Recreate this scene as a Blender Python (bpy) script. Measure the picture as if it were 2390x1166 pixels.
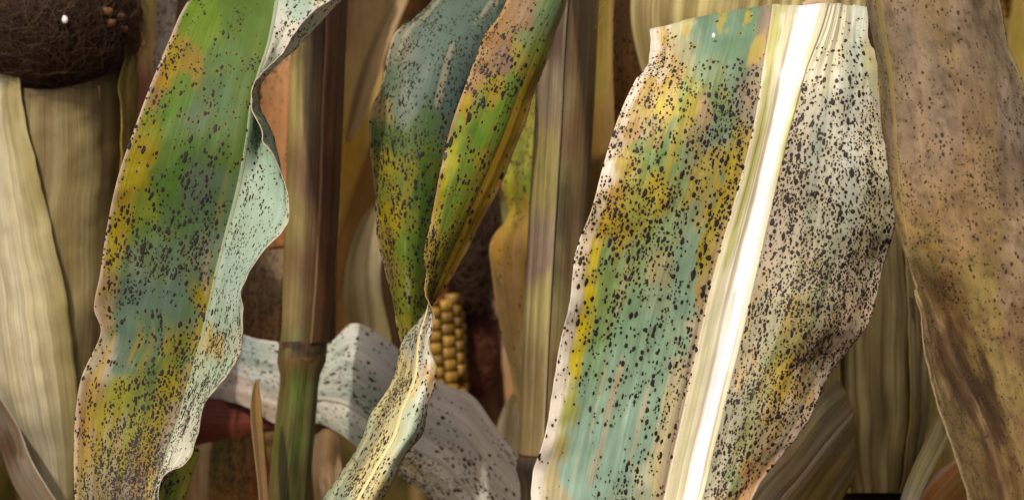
import bpy, math, random
import numpy as np
from mathutils import Vector

for o in list(bpy.data.objects):
    bpy.data.objects.remove(o)
scene = bpy.context.scene
C = scene.collection
R = math.radians
random.seed(7)
RNG = np.random.default_rng(11)

# ------------------------------------------------------------------ camera, sky, sun, exposure
CAM_Z = 1.10
W, H = 2390.0, 1166.0
HF = 2 * math.tan(R(15.0))                 # picture width at 1 m
cam_data = bpy.data.cameras.new('camera')
cam_data.sensor_width = 36.0
cam_data.lens = 18.0 / math.tan(R(15.0))
cam_data.clip_start = 0.02
cam_data.clip_end = 500.0
cam_data.dof.use_dof = True
cam_data.dof.focus_distance = 0.66
cam_data.dof.aperture_fstop = 15.0
cam = bpy.data.objects.new('camera', cam_data)
C.objects.link(cam)
cam.location = (0, 0, CAM_Z)
cam.rotation_euler = (R(90), 0, 0)
scene.camera = cam

SUN_AZ_X, SUN_AZ_Y, SUN_EL = -0.40, -0.92, 46.0      # towards the sun: left of and behind the camera
world = bpy.data.worlds.new('World')
scene.world = world
world.use_nodes = True
wn = world.node_tree.nodes
bg = wn.get('Background') or wn.new('ShaderNodeBackground')
sky = wn.new('ShaderNodeTexSky')
sky.sky_type = 'NISHITA'
sky.sun_disc = False
sky.sun_elevation = R(SUN_EL)
sky.sun_rotation = math.atan2(SUN_AZ_X, SUN_AZ_Y)
sky.air_density = 0.7
sky.dust_density = 8.0
sky.ozone_density = 0.3
world.node_tree.links.new(sky.outputs[0], bg.inputs[0])
bg.inputs[1].default_value = 0.125
sun_data = bpy.data.lights.new('sun', 'SUN')
sun_data.energy = 3.5
sun_data.angle = R(1.2)
sun_data.color = (1.0, 0.95, 0.86)
sun = bpy.data.objects.new('sun', sun_data)
C.objects.link(sun)
_sd = Vector((SUN_AZ_X, SUN_AZ_Y, 0)).normalized() * math.cos(R(SUN_EL)) + Vector((0, 0, math.sin(R(SUN_EL))))
sun.rotation_euler = (-_sd).to_track_quat('-Z', 'Y').to_euler()
sun.location = (-3, -3, 5)
vs = scene.view_settings
vs.view_transform = 'Standard'
vs.look = 'None'
vs.exposure = -0.1
vs.gamma = 1.0
vs.use_curve_mapping = False

# ------------------------------------------------------------------ helpers: pixels, colours, noise
def P(px, py, d):
    k = HF * d / W
    return np.array(((px - W / 2) * k, d, CAM_Z - (py - H / 2) * k))

def proj(p):
    d = p[..., 1]
    k = HF * d / W
    return p[..., 0] / k + W / 2, H / 2 - (p[..., 2] - CAM_Z) / k

def lin(h):
    h = h.lstrip('#')
    v = np.array([int(h[i:i + 2], 16) / 255.0 for i in (0, 2, 4)])
    return np.where(v <= 0.04045, v / 12.92, ((v + 0.055) / 1.055) ** 2.4)

def hsh(ix, iy, seed):
    n = (ix.astype(np.int64) * 374761393 + iy.astype(np.int64) * 668265263 + seed * 974634777) & 0xffffffff
    n = ((n ^ (n >> 13)) * 1274126177) & 0xffffffff
    n = n ^ (n >> 16)
    return (n & 0xffff) / 65535.0

def vn(x, y, seed=0):
    x = np.asarray(x, float); y = np.asarray(y, float)
    x, y = np.broadcast_arrays(x, y)
    ix = np.floor(x); iy = np.floor(y)
    fx = x - ix; fy = y - iy
    fx = fx * fx * (3 - 2 * fx); fy = fy * fy * (3 - 2 * fy)
    a = hsh(ix, iy, seed); b = hsh(ix + 1, iy, seed); c = hsh(ix, iy + 1, seed); d = hsh(ix + 1, iy + 1, seed)
    return (a * (1 - fx) + b * fx) * (1 - fy) + (c * (1 - fx) + d * fx) * fy

def fbm(x, y, seed=0, o=4):
    s = 0; a = 0.5; t = 0
    for i in range(o):
        s = s + a * vn(np.asarray(x) * 2 ** i, np.asarray(y) * 2 ** i, seed + 17 * i); t += a; a *= 0.55
    return s / t

def sstep(a, b, x):
    t = np.clip((x - a) / (b - a), 0, 1)
    return t * t * (3 - 2 * t)

def mix(a, b, f):
    f = np.asarray(f)[..., None]
    return a * (1 - f) + b * f

# ------------------------------------------------------------------ materials
def new_mat(name):
    m = bpy.data.materials.new(name)
    m.use_nodes = True
    nt = m.node_tree
    nt.nodes.clear()
    return m, nt

def nd(nt, t, **kw):
    n = nt.nodes.new(t)
    for k, v in kw.items():
        setattr(n, k, v)
    return n

def math_n(nt, op, a, b=None):
    n = nd(nt, 'ShaderNodeMath', operation=op)
    for i, x in enumerate((a, b)):
        if x is None: continue
        if isinstance(x, (int, float)): n.inputs[i].default_value = x
        else: nt.links.new(x, n.inputs[i])
    return n.outputs[0]

def leaf_mat(name, vein=0.25, vein_mm=1.35, rough=0.42, spec=0.5, transl=0.28, streak=0.22, bump=0.35, blotch=0.15, fine=0.1, gain=1.0):
    """colour from the mesh's pigment map, with parallel veins, fibre streaks and blotches on UVs measured in metres"""
    m, nt = new_mat(name)
    L = nt.links.new
    out = nd(nt, 'ShaderNodeOutputMaterial')
    attr = nd(nt, 'ShaderNodeAttribute', attribute_name='Col')
    uv = nd(nt, 'ShaderNodeUVMap', uv_map='UVMap')
    sep = nd(nt, 'ShaderNodeSeparateXYZ'); L(uv.outputs[0], sep.inputs[0])
    # distort u a little
    mp = nd(nt, 'ShaderNodeMapping'); mp.inputs['Scale'].default_value = (60, 14, 1); L(uv.outputs[0], mp.inputs[0])
    n0 = nd(nt, 'ShaderNodeTexNoise'); n0.inputs['Scale'].default_value = 1.0; n0.inputs['Detail'].default_value = 2; L(mp.outputs[0], n0.inputs[0])
    ph = math_n(nt, 'MULTIPLY', sep.outputs[0], 2 * math.pi / (vein_mm * 1e-3))
    ph = math_n(nt, 'ADD', ph, math_n(nt, 'MULTIPLY', n0.outputs[0], 9.0))
    s = math_n(nt, 'SINE', ph)
    s = math_n(nt, 'MULTIPLY', math_n(nt, 'ADD', s, 1.0), 0.5)
    s3 = math_n(nt, 'POWER', s, 3.0)
    # fibres
    mp2 = nd(nt, 'ShaderNodeMapping'); mp2.inputs['Scale'].default_value = (1100, 7, 1); L(uv.outputs[0], mp2.inputs[0])
    n1 = nd(nt, 'ShaderNodeTexNoise'); n1.inputs['Scale'].default_value = 1.0; n1.inputs['Detail'].default_value = 4; n1.inputs['Roughness'].default_value = 0.6; L(mp2.outputs[0], n1.inputs[0])
    mp3 = nd(nt, 'ShaderNodeMapping'); mp3.inputs['Scale'].default_value = (190, 70, 1); L(uv.outputs[0], mp3.inputs[0])
    n2 = nd(nt, 'ShaderNodeTexNoise'); n2.inputs['Scale'].default_value = 1.0; n2.inputs['Detail'].default_value = 5; n2.inputs['Roughness'].default_value = 0.65; L(mp3.outputs[0], n2.inputs[0])
    mp4 = nd(nt, 'ShaderNodeMapping'); mp4.inputs['Scale'].default_value = (2600, 1500, 1); L(uv.outputs[0], mp4.inputs[0])
    n3 = nd(nt, 'ShaderNodeTexNoise'); n3.inputs['Scale'].default_value = 1.0; n3.inputs['Detail'].default_value = 2; L(mp4.outputs[0], n3.inputs[0])
    # value factor
    f = math_n(nt, 'MULTIPLY', math_n(nt, 'SUBTRACT', s3, 0.3), vein)
    f = math_n(nt, 'ADD', f, math_n(nt, 'MULTIPLY', math_n(nt, 'SUBTRACT', n1.outputs[0], 0.5), streak * 2.4))
    f = math_n(nt, 'ADD', f, math_n(nt, 'MULTIPLY', math_n(nt, 'SUBTRACT', n2.outputs[0], 0.5), blotch * 2.4))
    f = math_n(nt, 'ADD', f, math_n(nt, 'MULTIPLY', math_n(nt, 'SUBTRACT', n3.outputs[0], 0.5), fine * 2.0))
    f = math_n(nt, 'MULTIPLY', math_n(nt, 'MAXIMUM', math_n(nt, 'ADD', f, 1.0), 0.15), gain)
    comb = nd(nt, 'ShaderNodeVectorMath', operation='SCALE'); L(attr.outputs['Color'], comb.inputs[0]); L(f, comb.inputs['Scale'])
    hb = math_n(nt, 'ADD', math_n(nt, 'MULTIPLY', s, 0.12), math_n(nt, 'ADD', math_n(nt, 'MULTIPLY', n1.outputs[0], 0.7), math_n(nt, 'MULTIPLY', n2.outputs[0], 0.9)))
    bp = nd(nt, 'ShaderNodeBump'); bp.inputs['Strength'].default_value = bump; bp.inputs['Distance'].default_value = 0.0004; L(hb, bp.inputs['Height'])
    pr = nd(nt, 'ShaderNodeBsdfPrincipled')
    L(comb.outputs[0], pr.inputs['Base Color'])
    rr = math_n(nt, 'ADD', math_n(nt, 'MULTIPLY', n2.outputs[0], 0.25), rough - 0.1)
    L(rr, pr.inputs['Roughness'])
    pr.inputs['Specular IOR Level'].default_value = spec
    L(bp.outputs[0], pr.inputs['Normal'])
    if transl > 0:
        tr = nd(nt, 'ShaderNodeBsdfTranslucent')
        L(comb.outputs[0], tr.inputs['Color']); L(bp.outputs[0], tr.inputs['Normal'])
        mx = nd(nt, 'ShaderNodeMixShader'); mx.inputs[0].default_value = transl
        L(pr.outputs[0], mx.inputs[1]); L(tr.outputs[0], mx.inputs[2]); L(mx.outputs[0], out.inputs[0])
    else:
        L(pr.outputs[0], out.inputs[0])
    return m

def plain_mat(name, hexcol, rough=0.6, spec=0.4, var=0.3, scale=900.0, coat=0.0):
    m, nt = new_mat(name)
    L = nt.links.new
    out = nd(nt, 'ShaderNodeOutputMaterial')
    pr = nd(nt, 'ShaderNodeBsdfPrincipled'); L(pr.outputs[0], out.inputs[0])
    tc = nd(nt, 'ShaderNodeTexCoord')
    n = nd(nt, 'ShaderNodeTexNoise'); n.inputs['Scale'].default_value = scale; n.inputs['Detail'].default_value = 3; L(tc.outputs['Object'], n.inputs[0])
    rp = nd(nt, 'ShaderNodeMixRGB'); c = lin(hexcol)
    rp.inputs[1].default_value = (*(c * (1 - var)), 1); rp.inputs[2].default_value = (*np.minimum(c * (1 + var), 1), 1)
    L(n.outputs[0], rp.inputs[0]); L(rp.outputs[0], pr.inputs['Base Color'])
    pr.inputs['Roughness'].default_value = rough
    pr.inputs['Specular IOR Level'].default_value = spec
    pr.inputs['Coat Weight'].default_value = coat
    bp = nd(nt, 'ShaderNodeBump'); bp.inputs['Strength'].default_value = 0.3; bp.inputs['Distance'].default_value = 0.0005
    L(n.outputs[0], bp.inputs['Height']); L(bp.outputs[0], pr.inputs['Normal'])
    return m

M_GREEN = leaf_mat('green_leaf_blade', vein=0.03, rough=0.45, spec=0.25, transl=0.30, streak=0.20, bump=0.35, blotch=0.16, gain=0.72)
M_PALE = leaf_mat('bleached_leaf_blade', vein=0.03, rough=0.45, spec=0.45, transl=0.22, streak=0.36, bump=0.4, gain=0.92, blotch=0.16)
M_DEAD = leaf_mat('dead_leaf_blade', vein=0.05, rough=0.62, spec=0.25, transl=0.18, streak=0.16, bump=0.5, blotch=0.65, fine=0.4, gain=0.76)
M_DRY = leaf_mat('dry_leaf_blade', vein=0.12, rough=0.58, spec=0.2, transl=0.25, streak=0.6, bump=0.5, blotch=0.32, gain=0.98)
M_HUSK = leaf_mat('husk', vein=0.12, vein_mm=1.0, rough=0.5, spec=0.35, transl=0.2, streak=0.6, bump=0.4, blotch=0.25, gain=0.95)
M_STALK = leaf_mat('stalk_rind', vein=0.08, vein_mm=1.1, rough=0.42, spec=0.45, transl=0.0, streak=0.85, bump=0.45, blotch=0.35, gain=0.76)
M_RIB = leaf_mat('midrib', vein=0.06, vein_mm=0.9, rough=0.35, spec=0.5, transl=0.15, streak=0.30, bump=0.25, blotch=0.08)
M_SPOT = plain_mat('tar_spot', '#1c1717', rough=0.6, spec=0.3, var=0.35, scale=500)
M_SPOTB = plain_mat('brown_tar_spot', '#33261f', rough=0.65, spec=0.3, var=0.35, scale=500)
M_SILK = plain_mat('dried_silk', '#46301f', rough=0.6, spec=0.35, var=0.55, scale=260)
M_SILKC = plain_mat('matted_silk', '#22170f', rough=0.85, spec=0.15, var=0.5, scale=700)
M_KERN = plain_mat('kernel', '#94702c', rough=0.4, spec=0.4, var=0.22, scale=300)
_nt = M_KERN.node_tree
_oi = nd(_nt, 'ShaderNodeObjectInfo'); _hs = nd(_nt, 'ShaderNodeHueSaturation')
_pr = next(n for n in _nt.nodes if n.type == 'BSDF_PRINCIPLED'); _src = _pr.inputs['Base Color'].links[0].from_socket
_nt.links.new(_src, _hs.inputs['Color']); _nt.links.new(math_n(_nt, 'ADD', math_n(_nt, 'MULTIPLY', _oi.outputs['Random'], 0.7), 0.6), _hs.inputs['Value']); _nt.links.new(_hs.outputs[0], _pr.inputs['Base Color'])
M_COB = plain_mat('cob', '#6d3a22', rough=0.8, spec=0.2, var=0.4, scale=500)
M_FLECK = plain_mat('white_fleck', '#e6e2d8', rough=0.7, spec=0.2, var=0.05, scale=500)

# ------------------------------------------------------------------ meshes
def link_mesh(name, verts, faces_flat, loop_tot, mat, parent, smooth=True):
    me = bpy.data.meshes.new(name)
    nv = len(verts); nl = len(faces_flat); nf = len(loop_tot)
    me.vertices.add(nv); me.vertices.foreach_set('co', np.ascontiguousarray(verts, dtype=np.float32).ravel())
    me.loops.add(nl); me.loops.foreach_set('vertex_index', np.ascontiguousarray(faces_flat, dtype=np.int32))
    me.polygons.add(nf)
    st = np.concatenate(([0], np.cumsum(loop_tot)[:-1])).astype(np.int32)
    me.polygons.foreach_set('loop_start', st)
    me.polygons.foreach_set('loop_total', np.asarray(loop_tot, dtype=np.int32))
    me.polygons.foreach_set('use_smooth', np.full(nf, smooth))
    me.update(calc_edges=True)
    me.validate()
    me.materials.append(mat)
    o = bpy.data.objects.new(name, me)
    C.objects.link(o)
    if parent is not None:
        o.parent = parent
    return o

SAT = 1.04
def pigment(col):
    col = np.array(col, float).reshape(-1, 3)
    lum = (col * np.array((0.25, 0.6, 0.15))).sum(1, keepdims=True)
    col = lum + (col - lum) * SAT
    teal = np.clip((np.minimum(col[:, 1], col[:, 2] * 1.15) - col[:, 0]) / (col[:, 1] + 1e-6), 0, 1)[:, None]
    col = col * (1 - 0.5 * teal) + lum * np.array((1.0, 1.06, 0.64)) * 0.5 * teal
    gr_ = np.clip((col[:, 1] - np.maximum(col[:, 0], col[:, 2])) / (col[:, 1] + 1e-6) * 3, 0, 1)
    col[:, 0] += 0.30 * (col[:, 1] - col[:, 0]) * gr_
    yel = np.clip(((col[:, 1] - col[:, 2]) / (col[:, 1] + 1e-6) - .62) / .25, 0, 1) * np.clip((col[:, 0] - col[:, 1]) / (col[:, 0] + 1e-6) * 4, 0, 1)
    col[:, 0] *= 1 - 0.12 * yel
    rgba = np.ones((len(col), 4), np.float32)
    rgba[:, :3] = np.clip(col, 0.004, 0.9)
    return rgba

def set_col_uv(o, col, uv):
    me = o.data
    a = me.color_attributes.new('Col', 'FLOAT_COLOR', 'POINT')
    a.data.foreach_set('color', pigment(col).ravel())
    ul = me.uv_layers.new(name='UVMap')
    vi = np.empty(len(me.loops), np.int32); me.loops.foreach_get('vertex_index', vi)
    ul.data.foreach_set('uv', uv.reshape(-1, 2).astype(np.float32)[vi].ravel())

def grid_faces(nv, nu, wrap=False):
    i, j = np.meshgrid(np.arange(nv - 1), np.arange(nu if wrap else nu - 1), indexing='ij')
    j2 = (j + 1) % nu
    q = np.stack((i * nu + j, i * nu + j2, (i + 1) * nu + j2, (i + 1) * nu + j), -1).reshape(-1, 4)
    return q

def grid_obj(name, G, col, uv, mat, parent, base, thick=0.0003, wrap=False):
    nv, nu = G.shape[:2]
    q = grid_faces(nv, nu, wrap)
    o = link_mesh(name, G.reshape(-1, 3) - base, q.ravel(), np.full(len(q), 4), mat, parent)
    set_col_uv(o, col, uv)
    if thick:
        md = o.modifiers.new('thickness', 'SOLIDIFY')
        md.thickness = thick; md.offset = 0.0
    return o

def hermite(A, s, t):
    """A (n, ...) at knots s, evaluated at t; parabolic tangents"""
    n = len(s)
    h = np.diff(s)
    d = np.diff(A, axis=0) / h.reshape((-1,) + (1,) * (A.ndim - 1))
    m = np.empty_like(A)
    m[0] = d[0]; m[-1] = d[-1]
    if n > 2:
        h0 = h[:-1].reshape((-1,) + (1,) * (A.ndim - 1)); h1 = h[1:].reshape((-1,) + (1,) * (A.ndim - 1))
        m[1:-1] = (d[:-1] * h1 + d[1:] * h0) / (h0 + h1)
    k = np.clip(np.searchsorted(s, t, side='right') - 1, 0, n - 2)
    hh = h[k]; x = (t - s[k]) / hh
    sh = (-1,) + (1,) * (A.ndim - 1)
    x = x.reshape(sh); hh = hh.reshape(sh)
    x2 = x * x; x3 = x2 * x
    return (2 * x3 - 3 * x2 + 1) * A[k] + (x3 - 2 * x2 + x) * hh * m[k] + (-2 * x3 + 3 * x2) * A[k + 1] + (x3 - x2) * hh * m[k + 1]

def normals(G):
    du = np.gradient(G, axis=1); dv = np.gradient(G, axis=0)
    n = np.cross(du, dv)
    n /= np.linalg.norm(n, axis=-1, keepdims=True) + 1e-12
    return n

class Leaf: pass

def surf(rows, NV, NU, ripple=0.0, rfreq=30.0, crumple=0.0, seed=1, left_rip=1.0, right_rip=1.0, corr=0.0, crinkle=0.0):
    """rows: lists of (px, py, d) from one margin to the other"""
    A = np.array([[P(*p) for p in r] for r in rows])
    B = np.array([[(p[0], p[1]) for p in r] for r in rows], float)
    s = np.concatenate(([0], np.cumsum(np.linalg.norm(np.diff(A, axis=0), axis=-1).mean(1))))
    uk = np.concatenate(([0], np.cumsum(np.linalg.norm(np.diff(A, axis=1), axis=-1).mean(0))))
    wid = uk[-1]
    ukn = uk / wid
    tv = np.linspace(0, s[-1], NV); tu = np.linspace(0, 1, NU)
    def ev(X):
        Y = hermite(X, s, tv)
        return np.swapaxes(hermite(np.swapaxes(Y, 0, 1), ukn, tu), 0, 1)
    G = ev(A); PX = ev(B)
    L = Leaf()
    U, V = np.meshgrid(tu, tv)
    N = normals(G)
    m = 2 * U - 1
    env = np.where(m < 0, left_rip, right_rip) * np.abs(m) ** 3
    disp = ripple * env * (np.sin(V * rfreq * 2 * math.pi + 3 * fbm(V * 25, U * 2, seed)) * 0.6 + (fbm(V * rfreq * 2.2, U * 2 + 5, seed + 3) - 0.5) * 2.2)
    disp = disp + crumple * (fbm(U * wid * 60, V * 22, seed + 9) - 0.5) * 2
    disp = disp + crinkle * (fbm(U * wid * 150, V * 230, seed + 13, 2) - 0.5) * 2 * (0.35 + 0.65 * np.abs(m) ** 1.5)
    if corr:
        disp = disp + corr * np.sin(U * wid / 0.0042 * 2 * math.pi + 4 * fbm(U * 9, V * 9, seed + 21)) 
    G = G + N * disp[..., None]
    L.G, L.PX, L.PY, L.U, L.V, L.uk, L.wid, L.length = G, PX[..., 0], PX[..., 1], U, V, ukn, wid, s[-1]
    L.uv = np.stack((U * wid, V), -1)
    L.N = normals(G)
    L.seed = seed
    return L

def idw(L, samples, warp=18.0, p=5.0, wl=1.0, tint=None):
    """pigment map: samples (px, py, value...) spread over the blade, with ragged boundaries drawn out along the veins"""
    s = L.seed
    wx = (fbm(L.U * L.wid * 220, L.V * 60, s + 31, 5) - 0.5) * 1.6 * warp
    wy = (fbm(L.U * L.wid * 520, L.V * 40, s + 47, 5) - 0.5) * 2 * warp * 3.2 * wl
    wx = wx + (fbm(L.U * L.wid * 900, L.V * 300, s + 53, 2) - 0.5) * 1.3 * warp
    x = L.PX + wx; y = L.PY + wy
    num = 0; den = 0
    for q in samples:
        v = lin(q[2]) if isinstance(q[2], str) else np.array(q[2:], float)
        if tint and isinstance(q[2], str) and v[0] > v[1]:
            k = min(1.0, (v[0] - v[2]) / v[0] * 1.3)
            v = v * (1 + k * (np.array(tint) - 1))
        dd = np.sqrt(((x - q[0])) ** 2 + ((y - q[1]) * 0.7) ** 2) + 4.0
        w = dd ** (-p)
        num = num + w[..., None] * v; den = den + w
    return num / den[..., None]

def streaks(L, col, hexcol, amount, su=300, sv=22, thr=0.62, soft=0.05, seed=0, mask=1.0):
    n = fbm(L.U * L.wid * su, L.V * sv, L.seed + seed + 77, 3)
    f = sstep(thr - soft, thr + soft, n) * amount * mask
    return mix(col, lin(hexcol), f)

def margin_tint(L, col, hexcol, w_left, w_right, amount=1.0, jag=0.6, seed=5):
    n = fbm(L.V * 60, L.U * 3, L.seed + seed, 3)
    for side, w in ((0, w_left), (1, w_right)):
        if w <= 0: continue
        e = (L.U if side == 0 else 1 - L.U) * L.wid
        ww = w * (1 - jag / 2 + jag * (n if side == 0 else 1 - n))
        f = (1 - sstep(ww * 0.6, ww * 1.15, e)) * amount
        col = mix(col, lin(hexcol), f)
    return col

SPOT_R = 0.45
def spots_mesh(name, L, dens, mat, parent, base, seed=3, cluster=1.2, elong=1.65, thick=0.0003, umask=None, maxn=16000, halo=0.7, halo_hex=None, halo_f=None):
    """dens: samples (px, py, spots per 100x100 photo px, radius px). Raised black stromata lying on the blade's camera side."""
    rng = np.random.default_rng(seed)
    D = idw(L, dens, warp=5, p=4)
    de = np.maximum(D[..., 0], 0); rad = D[..., 1]
    cl = fbm(L.U * L.wid * 330, L.V * 120, L.seed + 5 + seed, 3)
    cl2 = fbm(L.U * L.wid * 90, L.V * 35, L.seed + 95 + seed, 2)
    de = de * np.exp((cl - 0.5) * 4.5 * cluster) * np.exp((cl2 - 0.5) * 1.5 * cluster) * 3.2
    if umask is not None: de = de * (umask(L) if callable(umask) else umask)
    # true blade area of each cell, in photo px at the blade's own distance
    g = L.G
    a = np.linalg.norm(np.cross(g[:-1, 1:] - g[:-1, :-1], g[1:, :-1] - g[:-1, :-1]), axis=-1)
    k = HF * g[:-1, :-1, 1] / W
    lam = de[:-1, :-1] * a / k ** 2 / 1e4
    inframe = (L.PY[:-1, :-1] > -160) & (L.PY[:-1, :-1] < 1330) & (L.PX[:-1, :-1] > -160) & (L.PX[:-1, :-1] < 2550)
    lam = lam * inframe
    cnt = rng.poisson(lam)
    idx = np.repeat(np.arange(cnt.size), cnt.ravel())
    if len(idx) == 0: return None
    if len(idx) > maxn: idx = rng.choice(idx, maxn, replace=False)
    nu1 = g.shape[1] - 1
    i = idx // nu1; j = idx % nu1
    fu = rng.random(len(idx)); fv = rng.random(len(idx))
    p = (g[i, j] * ((1 - fu) * (1 - fv))[:, None] + g[i, j + 1] * (fu * (1 - fv))[:, None] + g[i + 1, j] * ((1 - fu) * fv)[:, None] + g[i + 1, j + 1] * (fu * fv)[:, None])
    tv = g[i + 1, j] - g[i, j]; tv /= np.linalg.norm(tv, axis=1, keepdims=True) + 1e-12
    n = L.N[i, j].copy()
    toc = np.array((0, 0, CAM_Z)) - p
    sg = np.sign((n * toc).sum(1)); sg[sg == 0] = 1
    n *= sg[:, None]
    tu = np.cross(tv, n)
    r = SPOT_R * rad[i, j] * k[i, j] * np.minimum(np.exp(rng.normal(-0.06, 0.40, len(idx))), 1.7)
    r = np.where(rng.random(len(idx)) < 0.42, r * 0.55, r)
    # keep most spots apart, let a few run together
    keep = np.ones(len(idx), bool); cells = {}
    cs_ = 0.0016
    ci = np.floor(p / cs_).astype(int)
    for a_ in range(len(idx)):
        c0, c1, c2 = ci[a_]
        free = rng.random() < 0.14
        if not free:
            for dx in (-1, 0, 1):
                for dy in (-1, 0, 1):
                    for dz in (-1, 0, 1):
                        for b_ in cells.get((c0 + dx, c1 + dy, c2 + dz), ()):
                            df = p[a_] - p[b_]
                            if df[0] * df[0] + df[1] * df[1] + df[2] * df[2] < (1.12 * (r[a_] + r[b_])) ** 2:
                                keep[a_] = False
        if keep[a_]:
            cells.setdefault((c0, c1, c2), []).append(a_)
    p, tv, tu, n, r = p[keep], tv[keep], tu[keep], n[keep], r[keep]
    idx = idx[keep]
    if halo > 0 and hasattr(L, 'ob'):
        ii, jj = i[keep], j[keep]
        hw = np.zeros(g.shape[:2]); hy = np.zeros(g.shape[:2])
        for di in range(-4, 5):
            for dj in range(-4, 5):
                a_ = np.clip(ii + di, 0, g.shape[0] - 1); b_ = np.clip(jj + dj, 0, g.shape[1] - 1)
                dist = np.linalg.norm(g[a_, b_] - p, axis=1)
                np.maximum.at(hw, (a_, b_), np.exp(-(dist / (r * 1.6)) ** 2))
                if halo_hex: np.maximum.at(hy, (a_, b_), np.exp(-(dist / (r * 2.6 + 0.0002)) ** 2))
        if halo_hex:
            pn = sstep(.42, .62, fbm(L.U * L.wid * 130, L.V * 60, L.seed + 301, 3))
            L.col = mix(L.col, lin(halo_hex), hy * .6 * pn * (halo_f(L) if halo_f else 1.0))
        L.col = mix(L.col, L.col * np.array((.80, .66, .42)) + lin('#5c4a2a') * .25, np.clip(hw, 0, 1) * halo)
        at = L.ob.data.color_attributes.get('Col')
        at.data.foreach_set('color', pigment(L.col).ravel())
    K = 9
    an = np.arange(K) / K * 2 * math.pi
    rr = r[:, None] * (1 + rng.normal(0, 0.15, (len(idx), K)))
    el = (elong * np.exp(rng.normal(0, 0.25, len(idx))))[:, None]
    ph = rng.random((len(idx), 1)) * 6.28
    ca = np.cos(an[None] + ph); sa = np.sin(an[None] + ph)
    h0 = thick / 2 + 0.00004; h1 = thick / 2 + 0.00016
    ring = p[:, None] + tu[:, None] * (rr * ca)[..., None] + tv[:, None] * (rr * el * sa)[..., None] + n[:, None] * h0
    ring2 = p[:, None] + tu[:, None] * (rr * .7 * ca)[..., None] + tv[:, None] * (rr * .7 * el * sa)[..., None] + n[:, None] * h1
    verts = np.concatenate((ring, ring2), 1)
    b = (np.arange(len(idx)) * 2 * K)[:, None, None]
    kk = np.arange(K)
    q = np.stack((kk, (kk + 1) % K, K + (kk + 1) % K, K + kk), -1)[None] + b
    top = (K + kk)[None] + b[:, :, 0]
    flat = np.concatenate((q.reshape(-1), top.reshape(-1)))
    tot = np.concatenate((np.full(q.shape[0] * K, 4), np.full(len(idx), K)))
    o = link_mesh(name, verts.reshape(-1, 3) - base, flat, tot, mat, parent, smooth=False)
    o['kind'] = 'stuff'
    return o

def midrib_obj(L, u0=None, u1=None, parent=None, base=None, hexcol='#d0c8a0', k=None, hw=0.02, mat=None, v0=0.0, v1=1.0, raise_mm=0.5, groove=0.7, side=1, extra=None, NU=18, taper=0.0):
    """the thick pale rib lying along the blade between fractions u0 and u1: two ridges and a groove"""
    if k is not None: u0, u1 = L.uk[k] - hw, L.uk[k] + hw
    nv, nu = L.G.shape[:2]
    a, b = int(v0 * (nv - 1)), int(v1 * (nv - 1))
    vi = np.arange(a, b + 1)
    t = np.linspace(0, 1, NU)
    f = (vi - a) / max(1, b - a)
    cu = (u0 + u1) / 2; hw = (u1 - u0) / 2 * (1 - taper * f)
    uu = cu + (t[None] * 2 - 1) * hw[:, None]
    x = uu * (nu - 1); j = np.clip(np.floor(x).astype(int), 0, nu - 2); fx = (x - j)[..., None]
    S = lambda X: X[vi[:, None], j] * (1 - fx) + X[vi[:, None], j + 1] * fx
    G = S(L.G); N = S(L.N)
    N = N / np.linalg.norm(N, axis=-1, keepdims=True)
    toc = np.array((0, 0, CAM_Z)) - G[len(G) // 2, NU // 2]
    sg = side * np.sign((N[len(N) // 2, NU // 2] * toc).sum())
    prof = np.sin(np.pi * t) ** 0.5 * 1.0 - groove * np.exp(-((t - 0.5) / 0.22) ** 2)
    G = G + sg * N * ((0.00012 + prof * raise_mm * 1e-3)[None, :, None])
    Q = Leaf()
    Q.G = G; Q.PX, Q.PY = proj(G); Q.U = np.broadcast_to(t, G.shape[:2]); Q.V = np.broadcast_to((vi / (nv - 1) * L.length)[:, None], G.shape[:2])
    Q.wid = L.wid * (u1 - u0); Q.seed = L.seed + 3; Q.length = L.length
    col = np.broadcast_to(lin(hexcol), G.shape).copy()
    if extra: col = extra(Q, col)
    uv = np.stack((Q.U * Q.wid, Q.V), -1)
    return grid_obj('midrib', G, col, uv, mat or M_RIB, parent, base, 0.0002)

def plant(label, px, d, group=None, name='corn_plant'):
    o = bpy.data.objects.new(name, None)
    C.objects.link(o)
    x = (px - W / 2) * HF * d / W
    o.location = (x, d, 0)
    o.empty_display_size = 0.05
    o['label'] = label; o['category'] = 'corn plant'
    if group: o['group'] = group
    o_base = np.array((x, d, 0.0))
    return o, o_base

def add_leaf(pl, rows, paint, NV=120, NU=48, mat=None, label=None, dens=None, spot_mat=None, rib=None, sk=None, name='leaf', thick=0.0003, **kw):
    o, base = pl
    L = surf(rows, NV, NU, **kw)
    col = paint(L)
    ob = grid_obj(name, L.G, col, L.uv, mat or M_DRY, o, base, thick)
    L.ob = ob; L.col = np.asarray(col)
    if label: ob['label'] = label
    if dens is not None:
        spots_mesh('tar_spots', L, dens, spot_mat or M_SPOT, ob, base, thick=thick, **(sk or {}))
    if rib:
        midrib_obj(L, parent=ob, base=base, **rib)
    return ob, L

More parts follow.
